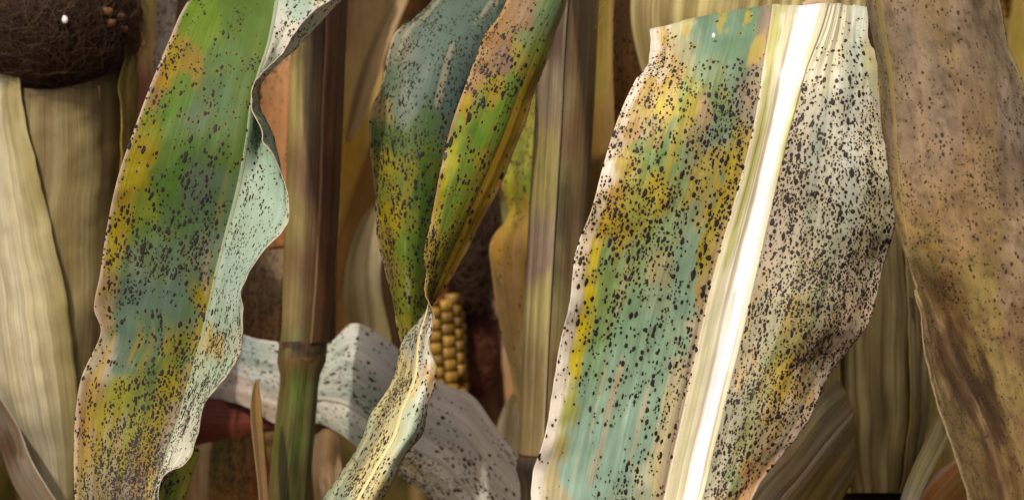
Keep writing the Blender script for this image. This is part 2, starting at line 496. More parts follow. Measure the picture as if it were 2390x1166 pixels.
def ribbon(cl, K=5, trough=0.25):
    """rows from a centre line of (px, py, d, half width px, yaw deg): yaw turns the blade out of the picture plane"""
    rows = []
    n = len(cl)
    for i, c in enumerate(cl):
        a = cl[max(0, i - 1)]; b = cl[min(n - 1, i + 1)]
        tx, ty = b[0] - a[0], b[1] - a[1]
        l = math.hypot(tx, ty) or 1
        nx, ny = ty / l, -tx / l
        if nx < 0 or (abs(nx) < 1e-6 and ny < 0): nx, ny = -nx, -ny
        yaw = R(c[4] if len(c) > 4 else 0)
        r = []
        kk = HF * c[2] / W
        for k in range(K):
            t = k / (K - 1) * 2 - 1
            w = t * c[3]
            dz = (w * math.sin(yaw) - trough * c[3] * (abs(t) ** 1.5)) * kk
            r.append((c[0] + nx * w * math.cos(yaw), c[1] + ny * w * math.cos(yaw), c[2] + dz))
        rows.append(r)
    return rows

def dry_paint(samples, mL=None, mR=None, mhex='#cdb98f', st=(('#8a6a3c', 0.5), ), warp=20):
    def f(L):
        c = idw(L, samples, warp=warp, p=3.5)
        for i, s_ in enumerate(st):
            c = streaks(L, c, s_[0], s_[1], su=260 + 90 * i, sv=9, thr=0.55, soft=0.12, seed=i * 13)
        if mL or mR: c = margin_tint(L, c, mhex, mL or 0, mR or 0, 0.8)
        return c
    return f

# ------------------------------------------------------------------ ground
def soil():
    m, nt = new_mat('soil')
    L = nt.links.new
    out = nd(nt, 'ShaderNodeOutputMaterial'); pr = nd(nt, 'ShaderNodeBsdfPrincipled'); L(pr.outputs[0], out.inputs[0])
    tc = nd(nt, 'ShaderNodeTexCoord')
    n = nd(nt, 'ShaderNodeTexNoise'); n.inputs['Scale'].default_value = 18; n.inputs['Detail'].default_value = 8; L(tc.outputs['Object'], n.inputs[0])
    cr = nd(nt, 'ShaderNodeValToRGB'); L(n.outputs[0], cr.inputs[0])
    cr.color_ramp.elements[0].color = (0.035, 0.022, 0.013, 1); cr.color_ramp.elements[0].position = 0.3
    cr.color_ramp.elements[1].color = (0.16, 0.11, 0.065, 1); cr.color_ramp.elements[1].position = 0.75
    L(cr.outputs[0], pr.inputs['Base Color']); pr.inputs['Roughness'].default_value = 0.95
    bp = nd(nt, 'ShaderNodeBump'); bp.inputs['Distance'].default_value = 0.03; L(n.outputs[0], bp.inputs['Height']); L(bp.outputs[0], pr.inputs['Normal'])
    return m
M_SOIL = soil()
gx = np.concatenate(([-300, -60, -15], np.linspace(-5, 5, 81), [15, 60, 300]))
gy = np.concatenate(([-300, -60, -15], np.linspace(-4, 8, 97), [20, 60, 300]))
GX, GY = np.meshgrid(gx, gy)
GZ = (fbm(GX * 4, GY * 4, 5) - 0.55) * 0.05
GG = np.stack((GX, GY, GZ), -1)
q = grid_faces(len(gy), len(gx))
gr = link_mesh('ground', GG.reshape(-1, 3), q.ravel(), np.full(len(q), 4), M_SOIL, None)
gr['kind'] = 'structure'; gr['label'] = 'bare brown soil of the corn field'

# ------------------------------------------------------------------ stalks
STK = {}
def stalk(pl, path, samples, nodes=(), mat=None, NT=28, top=2.25, name='stalk', label=None, streak=('#3c2a1a', 0.5), node_hex='#5a4632'):
    """path: (px, py, d, radius px) through the picture; goes on down into the soil and up to the tassel"""
    o, base = pl
    pts = [P(a, b, c) for a, b, c, r in path]
    rad = [r * HF * c / W for a, b, c, r in path]
    lo, hi = pts[-1], pts[0]
    pts = [np.array((hi[0] + (hi[0] - pts[1][0]) * 0.2, hi[1], top)), np.array((hi[0], hi[1], hi[2] + 0.35))] + pts + \
          [np.array((base[0] * .5 + lo[0] * .5, base[1], lo[2] - 0.4)), np.array((base[0], base[1], 0.15)), np.array((base[0], base[1], -0.05))]
    rad = [rad[0] * 0.35, rad[0] * 0.8] + rad + [rad[-1] * 1.05, rad[-1] * 1.15, rad[-1] * 1.3]
    A = np.array([np.concatenate((p, [r])) for p, r in zip(pts, rad)])
    s = np.concatenate(([0], np.cumsum(np.linalg.norm(np.diff(A[:, :3], axis=0), axis=1))))
    NV = 420
    zt = np.linspace(0, s[-1], NV)
    E = hermite(A, s, zt)
    r = E[:, 3].copy()
    npos = []
    for py, d in nodes:
        z = P(0, py, d)[2]; npos.append(z)
    zz = E[:, 2]
    other = [z for z in np.arange(0.12, top, 0.17) if all(abs(z - n) > 0.13 for n in npos)]
    dark = np.zeros(NV)
    for z in npos + other:
        r = r * (1 + 0.20 * np.exp(-((zz - z) / 0.005) ** 2) - 0.05 * np.exp(-((zz - z - 0.014) / 0.008) ** 2))
        dark = np.maximum(dark, np.exp(-((zz - z + 0.001) / 0.005) ** 2))
    th = np.arange(NT) / NT * 2 * math.pi
    # grooved on one side as corn stems are
    rr = r[:, None] * (1 - 0.07 * np.exp(-((np.abs((th - 5.2 + math.pi) % (2 * math.pi) - math.pi)) / 0.35) ** 2))[None]
    G = np.stack((E[:, 0:1] + rr * np.cos(th)[None], E[:, 1:2] + rr * np.sin(th)[None], np.broadcast_to(E[:, 2:3], rr.shape)), -1)
    L = Leaf(); L.G = G; L.PX, L.PY = proj(G); L.U, L.V = np.meshgrid(th / (2 * math.pi), zt); L.wid = 0.07; L.seed = int(abs(path[0][0])) + 3
    col = idw(L, samples, warp=7, p=4, wl=0.8)
    col = streaks(L, col, streak[0], streak[1], su=500, sv=7, thr=0.56, soft=0.1)
    col = streaks(L, col, '#2c2018', 0.55, su=110, sv=22, thr=0.66, soft=0.06, seed=61)
    col = streaks(L, col, '#b5a070', 0.25, su=700, sv=5, thr=0.64, soft=0.06, seed=67)
    col = mix(col, lin(node_hex), dark[:, None] * 0.85 * np.ones((1, NT)))
    uv = np.stack((L.U * 0.07, L.V), -1)
    ob = grid_obj(name, G, col, uv, mat or M_STALK, o, base, 0, wrap=True)
    if label: ob['label'] = label
    STK[o.name] = (E[::-1, 2].copy(), E[::-1, :2].copy())
    return ob, (A, s)

def sheath(pl, path, phi0, phi1, samples, mat=None, off=1.07, NT=30, NV=160, edge='#b9a27a', parent=None, label=None):
    """leaf sheath wrapped round a stalk; phi 0 faces the camera, + to the right"""
    o, base = pl
    A = np.array([np.concatenate((P(a, b, c), [r * HF * c / W])) for a, b, c, r in path])
    s = np.concatenate(([0], np.cumsum(np.linalg.norm(np.diff(A[:, :3], axis=0), axis=1))))
    zt = np.linspace(0, s[-1], NV); E = hermite(A, s, zt)
    t = np.linspace(0, 1, NT)
    wob = (fbm(zt * 30, zt * 0, 4) - 0.5) * 10
    ph = np.radians(phi0 + (phi1 - phi0) * t)[None] + np.radians(wob)[:, None] * (1 - t)[None]
    lift = 1 + 0.05 * np.exp(-((t) / 0.08)) + 0.05 * np.exp(-((1 - t) / 0.08))
    rr = E[:, 3:4] * off * lift[None]
    G = np.stack((E[:, 0:1] + rr * np.sin(ph), E[:, 1:2] - rr * np.cos(ph), np.broadcast_to(E[:, 2:3], rr.shape)), -1)
    L = Leaf(); L.G = G; L.PX, L.PY = proj(G); L.U = np.broadcast_to(t, rr.shape); L.V = np.broadcast_to(zt[:, None], rr.shape); L.wid = 0.05; L.seed = 41 + int(path[0][0]); L.N = normals(G)
    col = idw(L, samples, warp=7, p=4, wl=0.8)
    col = streaks(L, col, '#3a2818', 0.45, su=450, sv=7, thr=0.56, soft=0.1)
    e = np.minimum(L.U, 1 - L.U) * L.wid
    col = mix(col, lin(edge), (1 - sstep(0.0004, 0.0013, e)) * 0.8)
    ob = grid_obj('sheath', G, col, np.stack((L.U * L.wid, L.V), -1), mat or M_STALK, parent or o, base, 0.0006)
    if label: ob['label'] = label
    return ob

# ------------------------------------------------------------------ ears
def ear_axis(b, t, d0, d1, n=60):
    A = P(b[0], b[1], d0); B = P(t[0], t[1], d1)
    return A, B

def husk(ear, base, A, B, prof, phi0, phi1, paint, t0=0.0, t1=1.0, off=0.0, NT=48, NV=110, tip=0.0, tip0=None, mat=None, label=None, seed=5, ridg=0.00012, flare=0.0, slant=0.0, dip=0.0):
    """one husk leaf of an ear: a shell about the axis A>B, prof (t, radius m), narrowed to a point over the last 'tip' share"""
    axis = B - A
    z = axis / np.linalg.norm(axis)
    x = np.array((1.0, 0, 0)); x = x - z * x.dot(z); x /= np.linalg.norm(x)
    y = np.cross(z, x)                      # away from the camera
    pr = np.array(prof, float)
    tt = np.linspace(t0, t1, NV)
    r = hermite(pr[:, 1:2], pr[:, 0], np.clip(tt, pr[0, 0], pr[-1, 0]))[:, 0] + off
    f = (tt - t0) / (t1 - t0)
    wsc = np.ones(NV)
    if tip > 0:
        wsc = np.clip((1 - f) / tip, 0.02, 1) ** 0.55
    u = np.linspace(0, 1, NT)
    c = (phi0 + phi1) / 2; hw = (phi1 - phi0) / 2
    ph = np.radians(c + (u[None] * 2 - 1) * hw * wsc[:, None] + (fbm(f * 5, f * 0, seed)[:, None] - .5) * 9 + slant * (1 - f)[:, None] * u[None])
    m = np.abs(u * 2 - 1)
    rr = r[:, None] + 0.0008 * (m ** 4)[None] + flare * (f ** 3)[:, None] + ridg * np.sin(u * 46 + 3 * fbm(u * 8, u * 0, seed))[None] * sstep(0.0, 0.2, m[::-1] * 0 + 1)[None]
    rr = rr + (fbm(u[None] * 5 + 0 * f[:, None], f[:, None] * 6, seed + 3) - 0.5) * 0.004
    G = A[None, None] + axis[None, None] * (tt[:, None] - dip * (f ** 6)[:, None] * np.maximum(np.cos(ph), 0) ** 2)[..., None] + x * (rr * np.sin(ph))[..., None] - y * (rr * np.cos(ph))[..., None]
    L = Leaf(); L.G = G; L.PX, L.PY = proj(G); L.U = np.broadcast_to(u, rr.shape); L.V = np.broadcast_to((tt * np.linalg.norm(axis))[:, None], rr.shape)
    L.wid = float(np.radians(phi1 - phi0) * r.mean()); L.seed = seed; L.N = normals(G)
    col = paint(L)
    ob = grid_obj('husk_leaf', G, col, np.stack((L.U * L.wid, L.V), -1), mat or M_HUSK, ear, base, 0.0005)
    if label: ob['label'] = label
    return ob

def blob(name, c, rx, ry, rz, mat, parent, base, seed=1, rough=0.18, n=40, freq=5):
    th, ph = np.meshgrid(np.linspace(0, 2 * math.pi, n * 2, endpoint=False), np.linspace(0.02, math.pi - 0.02, n))
    d = np.stack((np.sin(ph) * np.cos(th), np.sin(ph) * np.sin(th), np.cos(ph)), -1)
    k = 1 + rough * (fbm(d[..., 0] * freq + 9, d[..., 2] * freq + d[..., 1] * freq, seed) - 0.5) * 2
    G = c + d * k[..., None] * np.array((rx, ry, rz))
    q = grid_faces(n, 2 * n, True)
    return link_mesh(name, G.reshape(-1, 3) - base, q.ravel(), np.full(len(q), 4), mat, parent)

def strands(name, S, radius, mat, parent, base):
    """S (n, m, 3) strand points to thin three-sided tubes"""
    n, m = S.shape[:2]
    t = np.gradient(S, axis=1); t /= np.linalg.norm(t, axis=-1, keepdims=True) + 1e-9
    a = np.cross(t, np.array((0.31, 0.2, 0.93))); a /= np.linalg.norm(a, axis=-1, keepdims=True) + 1e-9
    b = np.cross(t, a)
    tap = (np.linspace(1, 0.35, m))[None, :, None]
    rings = [S + (a * math.cos(x) + b * math.sin(x)) * radius * tap for x in (0, 2.094, 4.189)]
    V = np.stack(rings, 2)                                  # n m 3 3
    i = np.arange(n)[:, None, None] * m * 3; j = np.arange(m - 1)[None, :, None] * 3; k = np.arange(3)[None, None]
    k2 = (k + 1) % 3
    q = np.stack((i + j + k, i + j + k2, i + j + 3 + k2, i + j + 3 + k), -1).reshape(-1, 4)
    o = link_mesh(name, V.reshape(-1, 3) - base, q.ravel(), np.full(len(q), 4), mat, parent)
    o['kind'] = 'stuff'
    return o

def silk_on(c, rx, ry, rz, n, seed, m=9, length=0.03, lift=1.02, wild=0.35):
    rng = np.random.default_rng(seed)
    d = rng.normal(size=(n, 3)); d[:, 1] = -np.abs(d[:, 1]) * np.where(rng.random(n) < 0.8, 1, -1)
    d /= np.linalg.norm(d, axis=1, keepdims=True)
    sc = np.array((rx, ry, rz))
    p = c + d * sc * (lift + rng.random((n, 1)) * 0.07)
    tang = np.cross(d, rng.normal(size=(n, 3)))
    tang[:, 2] -= 0.5
    tang /= np.linalg.norm(tang, axis=1, keepdims=True)
    out = [p]
    ln = length * (0.4 + rng.random((n, 1)))
    for k in range(m - 1):
        tang = tang + rng.normal(size=(n, 3)) * wild
        q = (out[-1] - c) / sc; rq = np.linalg.norm(q, axis=1, keepdims=True)
        nrm = q / rq
        tang = tang - nrm * (tang * nrm).sum(1, keepdims=True) * 0.8
        tang /= np.linalg.norm(tang, axis=1, keepdims=True)
        nx = out[-1] + tang * ln / m
        q = (nx - c) / sc; rq = np.linalg.norm(q, axis=1, keepdims=True)
        nx = c + q / rq * np.clip(rq, 1.0, 1.22) * sc
        out.append(nx)
    return np.stack(out, 1)

def kernel_mesh():
    n, m = 7, 10
    th, ph = np.meshgrid(np.linspace(0, 2 * math.pi, m, endpoint=False), np.linspace(0.05, math.pi - 0.05, n))
    d = np.stack((np.sin(ph) * np.cos(th), np.sin(ph) * np.sin(th), np.cos(ph)), -1)
    d = np.sign(d) * np.abs(d) ** 0.5
    d[..., 1] -= 0.10 * np.exp(-(d[..., 0] ** 2 + d[..., 2] ** 2) * 3) * (d[..., 1] > 0)
    q = grid_faces(n, m, True)
    me = bpy.data.meshes.new('kernel')
    me.from_pydata((d.reshape(-1, 3) * 0.5).tolist(), [], q.tolist())
    me.polygons.foreach_set('use_smooth', np.full(len(me.polygons), True))
    me.materials.append(M_KERN)
    return me
KERNEL = kernel_mesh()

def kernel(parent, base, pos, out, axis, w, h, dp, mat=None):
    o = bpy.data.objects.new('kernel', KERNEL)
    C.objects.link(o); o.parent = parent
    z = Vector(axis).normalized(); y = Vector(out); y = (y - z * y.dot(z)).normalized(); x = y.cross(z)
    from mathutils import Matrix
    mt = Matrix((x * w, y * dp, z * h)).transposed().to_4x4()
    mt.translation = Vector(pos - base)
    o.matrix_local = mt
    if mat:
        o.material_slots[0].link = 'OBJECT'; o.material_slots[0].material = mat
    return o

def part_empty(name, pl, label=None):
    e = bpy.data.objects.new(name, None); C.objects.link(e); e.parent = pl[0]
    e.empty_display_size = 0.02
    if label: e['label'] = label
    return e

# ================================================================== PLANT A: brown stalk with green foot, big green leaf
pA = plant('corn plant with jointed brown stalk, green below the node, bearing a broad green black-spotted leaf', 705, 0.80)
pathA = [(752, -120, .80, 62), (742, 100, .80, 62), (734, 300, .80, 62), (726, 500, .80, 61), (716, 700, .80, 57), (708, 800, .80, 54), (702, 860, .80, 46), (692, 960, .80, 47), (680, 1080, .80, 48), (670, 1200, .80, 49)]
sA, _ = stalk(pA, pathA, [(680, 200, '#a8965e'), (700, 100, '#8c7a48'), (740, 100, '#5d4027'), (790, 200, '#6a4a30'), (690, 500, '#8d7c4c'), (740, 450, '#6a4a34'), (780, 500, '#74523a'), (690, 700, '#877449'), (740, 640, '#6a4a34'), (760, 720, '#6b4832'),  # lit left edge painted paler, right side darker, over the rind's own browns
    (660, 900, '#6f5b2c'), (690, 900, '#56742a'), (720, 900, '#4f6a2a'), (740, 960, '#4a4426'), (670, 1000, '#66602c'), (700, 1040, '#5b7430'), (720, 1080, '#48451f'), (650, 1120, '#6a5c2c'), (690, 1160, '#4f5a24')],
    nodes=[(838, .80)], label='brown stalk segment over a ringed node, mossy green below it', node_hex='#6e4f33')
sheath(pA, pathA[:6], 20, 205, off=1.035, samples= [(760, 0, '#6b452e'), (790, 200, '#6f4a2f'), (755, 300, '#7c5638'), (780, 420, '#6b4832'), (745, 560, '#74523a'), (765, 700, '#6f4a2f'), (770, 600, '#6b452e'), (750, 780, '#6f5233')], edge='#8a6c4a', label='reddish brown sheath edge wrapped on the stalk')

def node_ring(st, pl, path, py0, py1, hexes, swell=1.13):
    A = np.array([np.concatenate((P(a, b, c), [r * HF * c / W])) for a, b, c, r in path])
    z0, z1 = P(0, py0, path[0][2])[2], P(0, py1, path[0][2])[2]
    zz = np.linspace(z0, z1, 26)
    E = np.stack([np.interp(zz, A[::-1, 2], A[::-1, k]) for k in (0, 1, 3)], -1)
    f = np.linspace(0, 1, 26)
    pr = 1.055 + (swell - 1.055) * np.exp(-((f - .62) / .3) ** 2) - .035 * np.exp(-((f - .93) / .04) ** 2)
    th = np.arange(30) / 30 * 2 * math.pi
    rr = E[:, 2:3] * pr[:, None] * (1 + .012 * np.sin(th * 7 + 3 * f[:, None]))
    tilt = .0008 * np.cos(th)[None]
    G = np.stack((E[:, 0:1] + rr * np.cos(th), E[:, 1:2] + rr * np.sin(th), zz[:, None] + tilt), -1)
    U, V = np.meshgrid(th / 6.283, zz)
    n = fbm(U * 24, V * 200, 9)
    c = mix(np.broadcast_to(lin(hexes[0]), G.shape), lin(hexes[1]), sstep(.35, .65, n))
    c = mix(c, lin(hexes[2]), np.exp(-((f - .93) / .05) ** 2)[:, None] * np.ones((1, 30)) * .9)
    c = mix(c, lin(hexes[3]), np.exp(-((f - .70) / .10) ** 2)[:, None] * np.ones((1, 30)) * .6)
    grid_obj('node', G, c, np.stack((U * .07, V), -1), M_STALK, st, pl[1], 0, wrap=True)
node_ring(sA, pA, pathA, 792, 856, ('#5a4530', '#3a2c22', '#2a1a12', '#a0764a'))

l1 = [
 [(700,-420,.785),(720,-420,.782),(735,-420,.78),(750,-420,.778),(765,-420,.78),(785,-420,.782),(795,-420,.785)],
 [(650,-260,.765),(670,-260,.768),(690,-260,.77),(710,-260,.772),(730,-260,.77),(750,-260,.768),(745,-260,.765)],
 [(560,-105,.728),(585,-105,.730),(615,-105,.733),(645,-105,.735),(668,-105,.733),(692,-105,.729),(686,-105,.718)],
 [(440,0,.645),(500,0,.655),(570,0,.663),(646,0,.67),(710,0,.67),(790,0,.668),(768,4,.652)],
 [(388,110,.635),(455,110,.648),(540,108,.658),(626,104,.668),(655,104,.672),(694,98,.672),(652,112,.650)],
 [(345,215,.632),(420,215,.645),(505,215,.657),(590,215,.668),(598,216,.675),(602,214,.677),(587,220,.652)],
 [(305,325,.632),(385,325,.645),(480,325,.657),(576,325,.668),(604,325,.677),(636,327,.676),(610,332,.650)],
 [(270,432,.633),(355,432,.645),(455,432,.656),(558,432,.666),(606,432,.664),(652,432,.658),(668,434,.648)],
 [(250,530,.633),(335,530,.645),(435,528,.656),(536,522,.666),(586,520,.656),(636,514,.644),(664,508,.636)],
 [(233,640,.634),(315,637,.645),(412,630,.656),(510,622,.664),(548,620,.652),(582,618,.640),(606,616,.632)],
 [(219,720,.636),(300,718,.645),(395,716,.655),(490,712,.663),(525,706,.651),(552,700,.640),(568,694,.631)],
 [(236,775,.634),(300,785,.645),(388,788,.654),(472,788,.662),(508,788,.650),(535,788,.638),(552,786,.629)],
 [(190,880,.634),(265,880,.643),(355,880,.652),(446,880,.659),(480,880,.648),(508,880,.637),(530,878,.628)],
 [(176,965,.632),(250,965,.641),(338,965,.650),(422,962,.656),(446,960,.645),(468,958,.635),(486,954,.627)],
 [(172,1060,.630),(240,1060,.638),(318,1060,.645),(390,1056,.650),(408,1054,.640),(428,1050,.631),(444,1042,.624)],
 [(174,1166,.627),(230,1164,.634),(300,1160,.640),(362,1146,.643),(368,1140,.635),(376,1130,.628),(384,1116,.621)],
 [(180,1300,.62),(225,1300,.628),(280,1298,.632),(330,1290,.634),(345,1290,.628),(360,1285,.622),(370,1280,.616)],
 [(220,1560,.60),(235,1560,.604),(250,1560,.606),(265,1560,.606),(270,1560,.604),(275,1560,.602),(280,1560,.60)],
]
for _i, _dd in ((2, .012), (3, .035), (4, .022), (5, .009)):
    l1[_i] = [(a, b, d + _dd) for a, b, d in l1[_i]]
l1 = [[(a, b, r[3][2] - (0.30 if i < 3 else 1.0) * (r[3][2] - d)) for i, (a, b, d) in enumerate(r)] for r in l1]
def paint1(L):
    left = [(430,20,'#5f8f30'),(560,20,'#4f7a34'),(620,80,'#59803a'),(470,80,'#6a9436'),(520,150,'#54804a'),(440,140,'#b38a4a'),(400,130,'#c29a3a'),(375,180,'#c08c3e'),(360,210,'#b38a58'),
      (420,210,'#4d8436'),(390,240,'#4a8a34'),(500,210,'#4f7a50'),(560,200,'#587c40'),(455,260,'#5c7a58'),(340,290,'#90932c'),(330,330,'#c39a30'),(420,330,'#447a30'),(520,330,'#4e7a38'),
      (380,420,'#41752f'),(470,440,'#567058'),(300,400,'#c9a42e'),(290,470,'#c4982e'),(330,480,'#7c8f34'),(270,530,'#c8a02c'),(400,520,'#4b7440'),(500,480,'#4b7450'),(330,560,'#4f7c36'),
      (250,590,'#caa22e'),(300,620,'#5a7a4e'),(390,600,'#50765a'),(470,610,'#607a5e'),(240,650,'#a9846a'),(320,690,'#5a8070'),(400,700,'#557c6a'),(480,690,'#b0902f'),(440,740,'#587c5c'),
      (240,730,'#b49a84'),(290,760,'#5c846e'),(360,780,'#4f7a5a'),(470,800,'#ad8c34'),(420,820,'#6f803c'),(250,830,'#cfc2b0'),(225,870,'#c7b8a4'),(290,850,'#5f806a'),(340,860,'#4f7844'),
      (400,900,'#b29630'),(440,900,'#a58448'),(280,920,'#a8a040'),(330,930,'#5c7c3e'),(210,910,'#b28a6c'),(190,980,'#b5804e'),(250,980,'#c0a038'),(300,1000,'#8a8a34'),(360,980,'#9a8a3c'),(410,980,'#988474'),
      (200,1060,'#b08858'),(260,1060,'#bda23a'),(320,1060,'#8f7a50'),(380,1050,'#8f8274'),(190,1150,'#9d8c78'),(250,1140,'#8f7e60'),(320,1140,'#8c7c6c'),(260,1300,'#8f7a55')]
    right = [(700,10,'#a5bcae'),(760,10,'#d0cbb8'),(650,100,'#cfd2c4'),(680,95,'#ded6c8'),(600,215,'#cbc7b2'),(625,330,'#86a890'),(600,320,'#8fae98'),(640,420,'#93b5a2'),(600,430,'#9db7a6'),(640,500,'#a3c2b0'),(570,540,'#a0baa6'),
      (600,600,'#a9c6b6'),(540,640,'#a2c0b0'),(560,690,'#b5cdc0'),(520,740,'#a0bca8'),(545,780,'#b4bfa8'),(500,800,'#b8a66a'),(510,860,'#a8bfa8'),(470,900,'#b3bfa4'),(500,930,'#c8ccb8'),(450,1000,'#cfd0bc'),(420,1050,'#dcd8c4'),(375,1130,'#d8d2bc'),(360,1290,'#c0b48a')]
    a = idw(L, left, warp=12, p=6, tint=(.80, .88, .62)); b = idw(L, right, warp=12, p=4)
    um = L.uk[3]
    c = mix(a, np.minimum(b * 1.22, .85), sstep(um - 0.004, um + 0.012, L.U))  # folded half: pale underside with its sky sheen painted in
    isl = L.U < um
    c = streaks(L, c, '#a8884a', 0.5, su=230, sv=26, thr=0.72, soft=0.03, mask=isl * sstep(150, 700, L.PY), seed=3)
    c = streaks(L, c, '#c9a02e', 0.6, su=260, sv=30, thr=0.66, soft=0.05, mask=isl * sstep(700, 860, L.PY), seed=9)
    c = streaks(L, c, '#a39c94', 0.5, su=200, sv=30, thr=0.68, soft=0.06, mask=isl * sstep(480, 700, L.PY), seed=19)
    c = margin_tint(L, c, '#cdb59a', 0.0011, 0, 0.9)
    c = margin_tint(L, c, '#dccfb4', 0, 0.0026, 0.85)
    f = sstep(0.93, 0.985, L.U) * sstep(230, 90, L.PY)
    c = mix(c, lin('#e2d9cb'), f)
    return c
d1 = [(440,20,15,4.5),(520,60,10,4.5),(610,60,2,4),(480,130,20,5),(400,180,34,5),(560,200,6,5),(420,220,16,6),(360,220,22,6),(480,250,22,6),(570,330,6,5),(350,320,20,6),(420,350,18,6.5),(500,330,14,6),
   (300,420,16,6),(380,430,22,6.5),(470,440,38,6),(540,420,10,5),(620,400,30,4.2),(640,480,14,3.8),(590,480,45,4.2),(330,520,40,6),(270,560,48,6),(420,530,34,6),(490,540,24,5.5),(570,600,16,3.5),
   (300,620,45,5.5),(390,620,38,6),(470,640,36,6),(240,680,20,4.5),(340,700,26,5.5),(420,720,26,6),(480,720,55,6),(540,680,14,3.5),(300,790,24,6),(370,800,30,6),(440,820,60,6),(500,820,45,4),(250,850,14,4.5),
   (320,880,34,6),(390,900,70,5.5),(440,920,65,5),(480,940,20,3.5),(220,930,16,5),(280,960,120,5),(340,990,130,5),(400,1000,140,4.5),(210,1050,70,5),(270,1080,240,4.4),(340,1080,240,4.2),(190,1150,160,4),(260,1150,280,3.8),(330,1150,260,3.8),(420,1050,8,3),(700,60,40,4),(740,30,26,4),(600,300,30,3.5),(640,350,12,3.5)]
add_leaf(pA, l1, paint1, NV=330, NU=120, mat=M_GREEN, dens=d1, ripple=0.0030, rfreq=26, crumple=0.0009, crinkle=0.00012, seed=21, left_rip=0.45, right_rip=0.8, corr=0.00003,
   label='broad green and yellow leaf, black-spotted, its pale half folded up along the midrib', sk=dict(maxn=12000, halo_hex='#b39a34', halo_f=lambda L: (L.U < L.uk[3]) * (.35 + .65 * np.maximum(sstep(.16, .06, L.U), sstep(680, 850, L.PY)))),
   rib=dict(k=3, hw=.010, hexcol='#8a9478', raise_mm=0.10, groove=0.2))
# the same leaf's tail seen turning under at the foot of the picture
add_leaf(pA, ribbon([(450,1040,.70,22,20),(420,1090,.695,34,15),(400,1150,.69,36,10),(385,1230,.685,34,0),(380,1330,.68,20,0)], K=5), dry_paint([(420,1090,'#9a9a30'),(400,1120,'#6a8a34'),(430,1150,'#b09a38'),(390,1170,'#557a30')], st=(('#c9a83a',0.6),)), NV=50, NU=24, mat=M_GREEN,
   dens=[(410,1110,60,4.5),(400,1160,60,4.5)], label='small yellow green blade end showing under the broad leaf', seed=5)

# ================================================================== PLANT B: straight tan stalk, two drooping green leaves
pB = plant('corn plant with straight streaked tan stalk and two narrow drooping leaves, one twisted', 1272, 0.79)
pathB = [(1338, -140, .79, 66), (1330, 60, .79, 66), (1318, 300, .79, 66), (1306, 500, .79, 66), (1294, 700, .79, 65), (1284, 900, .79, 64), (1277, 1060, .79, 63), (1275, 1090, .79, 60), (1274, 1220, .79, 60)]
stB = [(1290,60,'#46352a'),(1340,60,'#6a5236'),(1380,60,'#705a3a'),(1275,250,'#7b6a58'),(1305,250,'#8a7a52'),(1340,300,'#7a5f40'),(1375,300,'#6e5236'),(1258,450,'#87706a'),(1285,450,'#a5985c'),(1310,450,'#7e7448'),(1350,480,'#7c6448'),
   (1245,650,'#93806a'),(1270,650,'#b0a066'),(1295,650,'#86804e'),(1330,640,'#7a6244'),(1235,850,'#8c7a55'),(1260,850,'#9c8a50'),(1285,850,'#8a7448'),(1225,1000,'#6e5b3c'),(1250,1000,'#857044'),(1225,1120,'#2e241e'),(1250,1140,'#3a2d22')]
sB, _ = stalk(pB, pathB, stB, nodes=[(1088, .79)], label='straight streaked tan stalk with a dark node low down', streak=('#4a3826', 0.6), node_hex='#2c221b')
node_ring(sB, pB, pathB, 1068, 1106, ('#4a3a2a', '#2c221a', '#1c1410', '#6a5236'), 1.05)
sheath(pB, [(1340,-60,.79,66)] + pathB[1:7], -150, -8, [(1270,200,'#8a7a62'),(1290,400,'#a29257'),(1250,600,'#94806c'),(1280,700,'#b3a468'),(1240,900,'#8c7850'),(1300,60,'#54402e')], off=1.06, edge='#b7a888', label='dry striped sheath clasping the tan stalk')

_t = np.linspace(0, 1, 30)
_cx = 1412 - 18 * _t + 7 * np.sin(_t * 11); _cy = -8 + 75 * _t
_pts = np.array([P(a, b, .775) for a, b in zip(_cx, _cy)])
strands('silk_thread', _pts[None], .00022, plain_mat('straw_thread', '#b59a64', rough=.6, spec=.3, var=.1), sB, pB[1])

l2 = [
 [(1230,-330,.79),(1250,-330,.785),(1275,-330,.78),(1300,-330,.785),(1320,-330,.79)],
 [(1110,-130,.80),(1150,-135,.79),(1200,-140,.785),(1250,-140,.785),(1300,-135,.785)],
 [(1004,2,.77),(1050,-6,.762),(1095,-8,.758),(1150,-6,.758),(1210,0,.765)],
 [(926,82,.750),(980,80,.742),(1040,84,.738),(1100,90,.740),(1165,100,.750)],
 [(884,195,.738),(940,200,.728),(1002,205,.726),(1065,210,.730),(1130,215,.742)],
 [(862,325,.734),(920,330,.724),(980,333,.722),(1040,335,.726),(1095,340,.738)],
 [(872,450,.732),(922,452,.722),(974,454,.721),(1020,456,.726),(1066,460,.736)],
 [(892,560,.732),(930,562,.722),(970,564,.722),(1008,566,.728),(1044,570,.736)],
 [(907,680,.732),(934,683,.725),(962,686,.724),(988,690,.728),(1014,694,.734)],
 [(930,765,.73),(945,770,.727),(960,775,.727),(975,778,.728),(992,782,.730)],
 [(962,880,.726),(966,882,.726),(970,884,.726),(974,886,.726),(980,888,.726)],
]
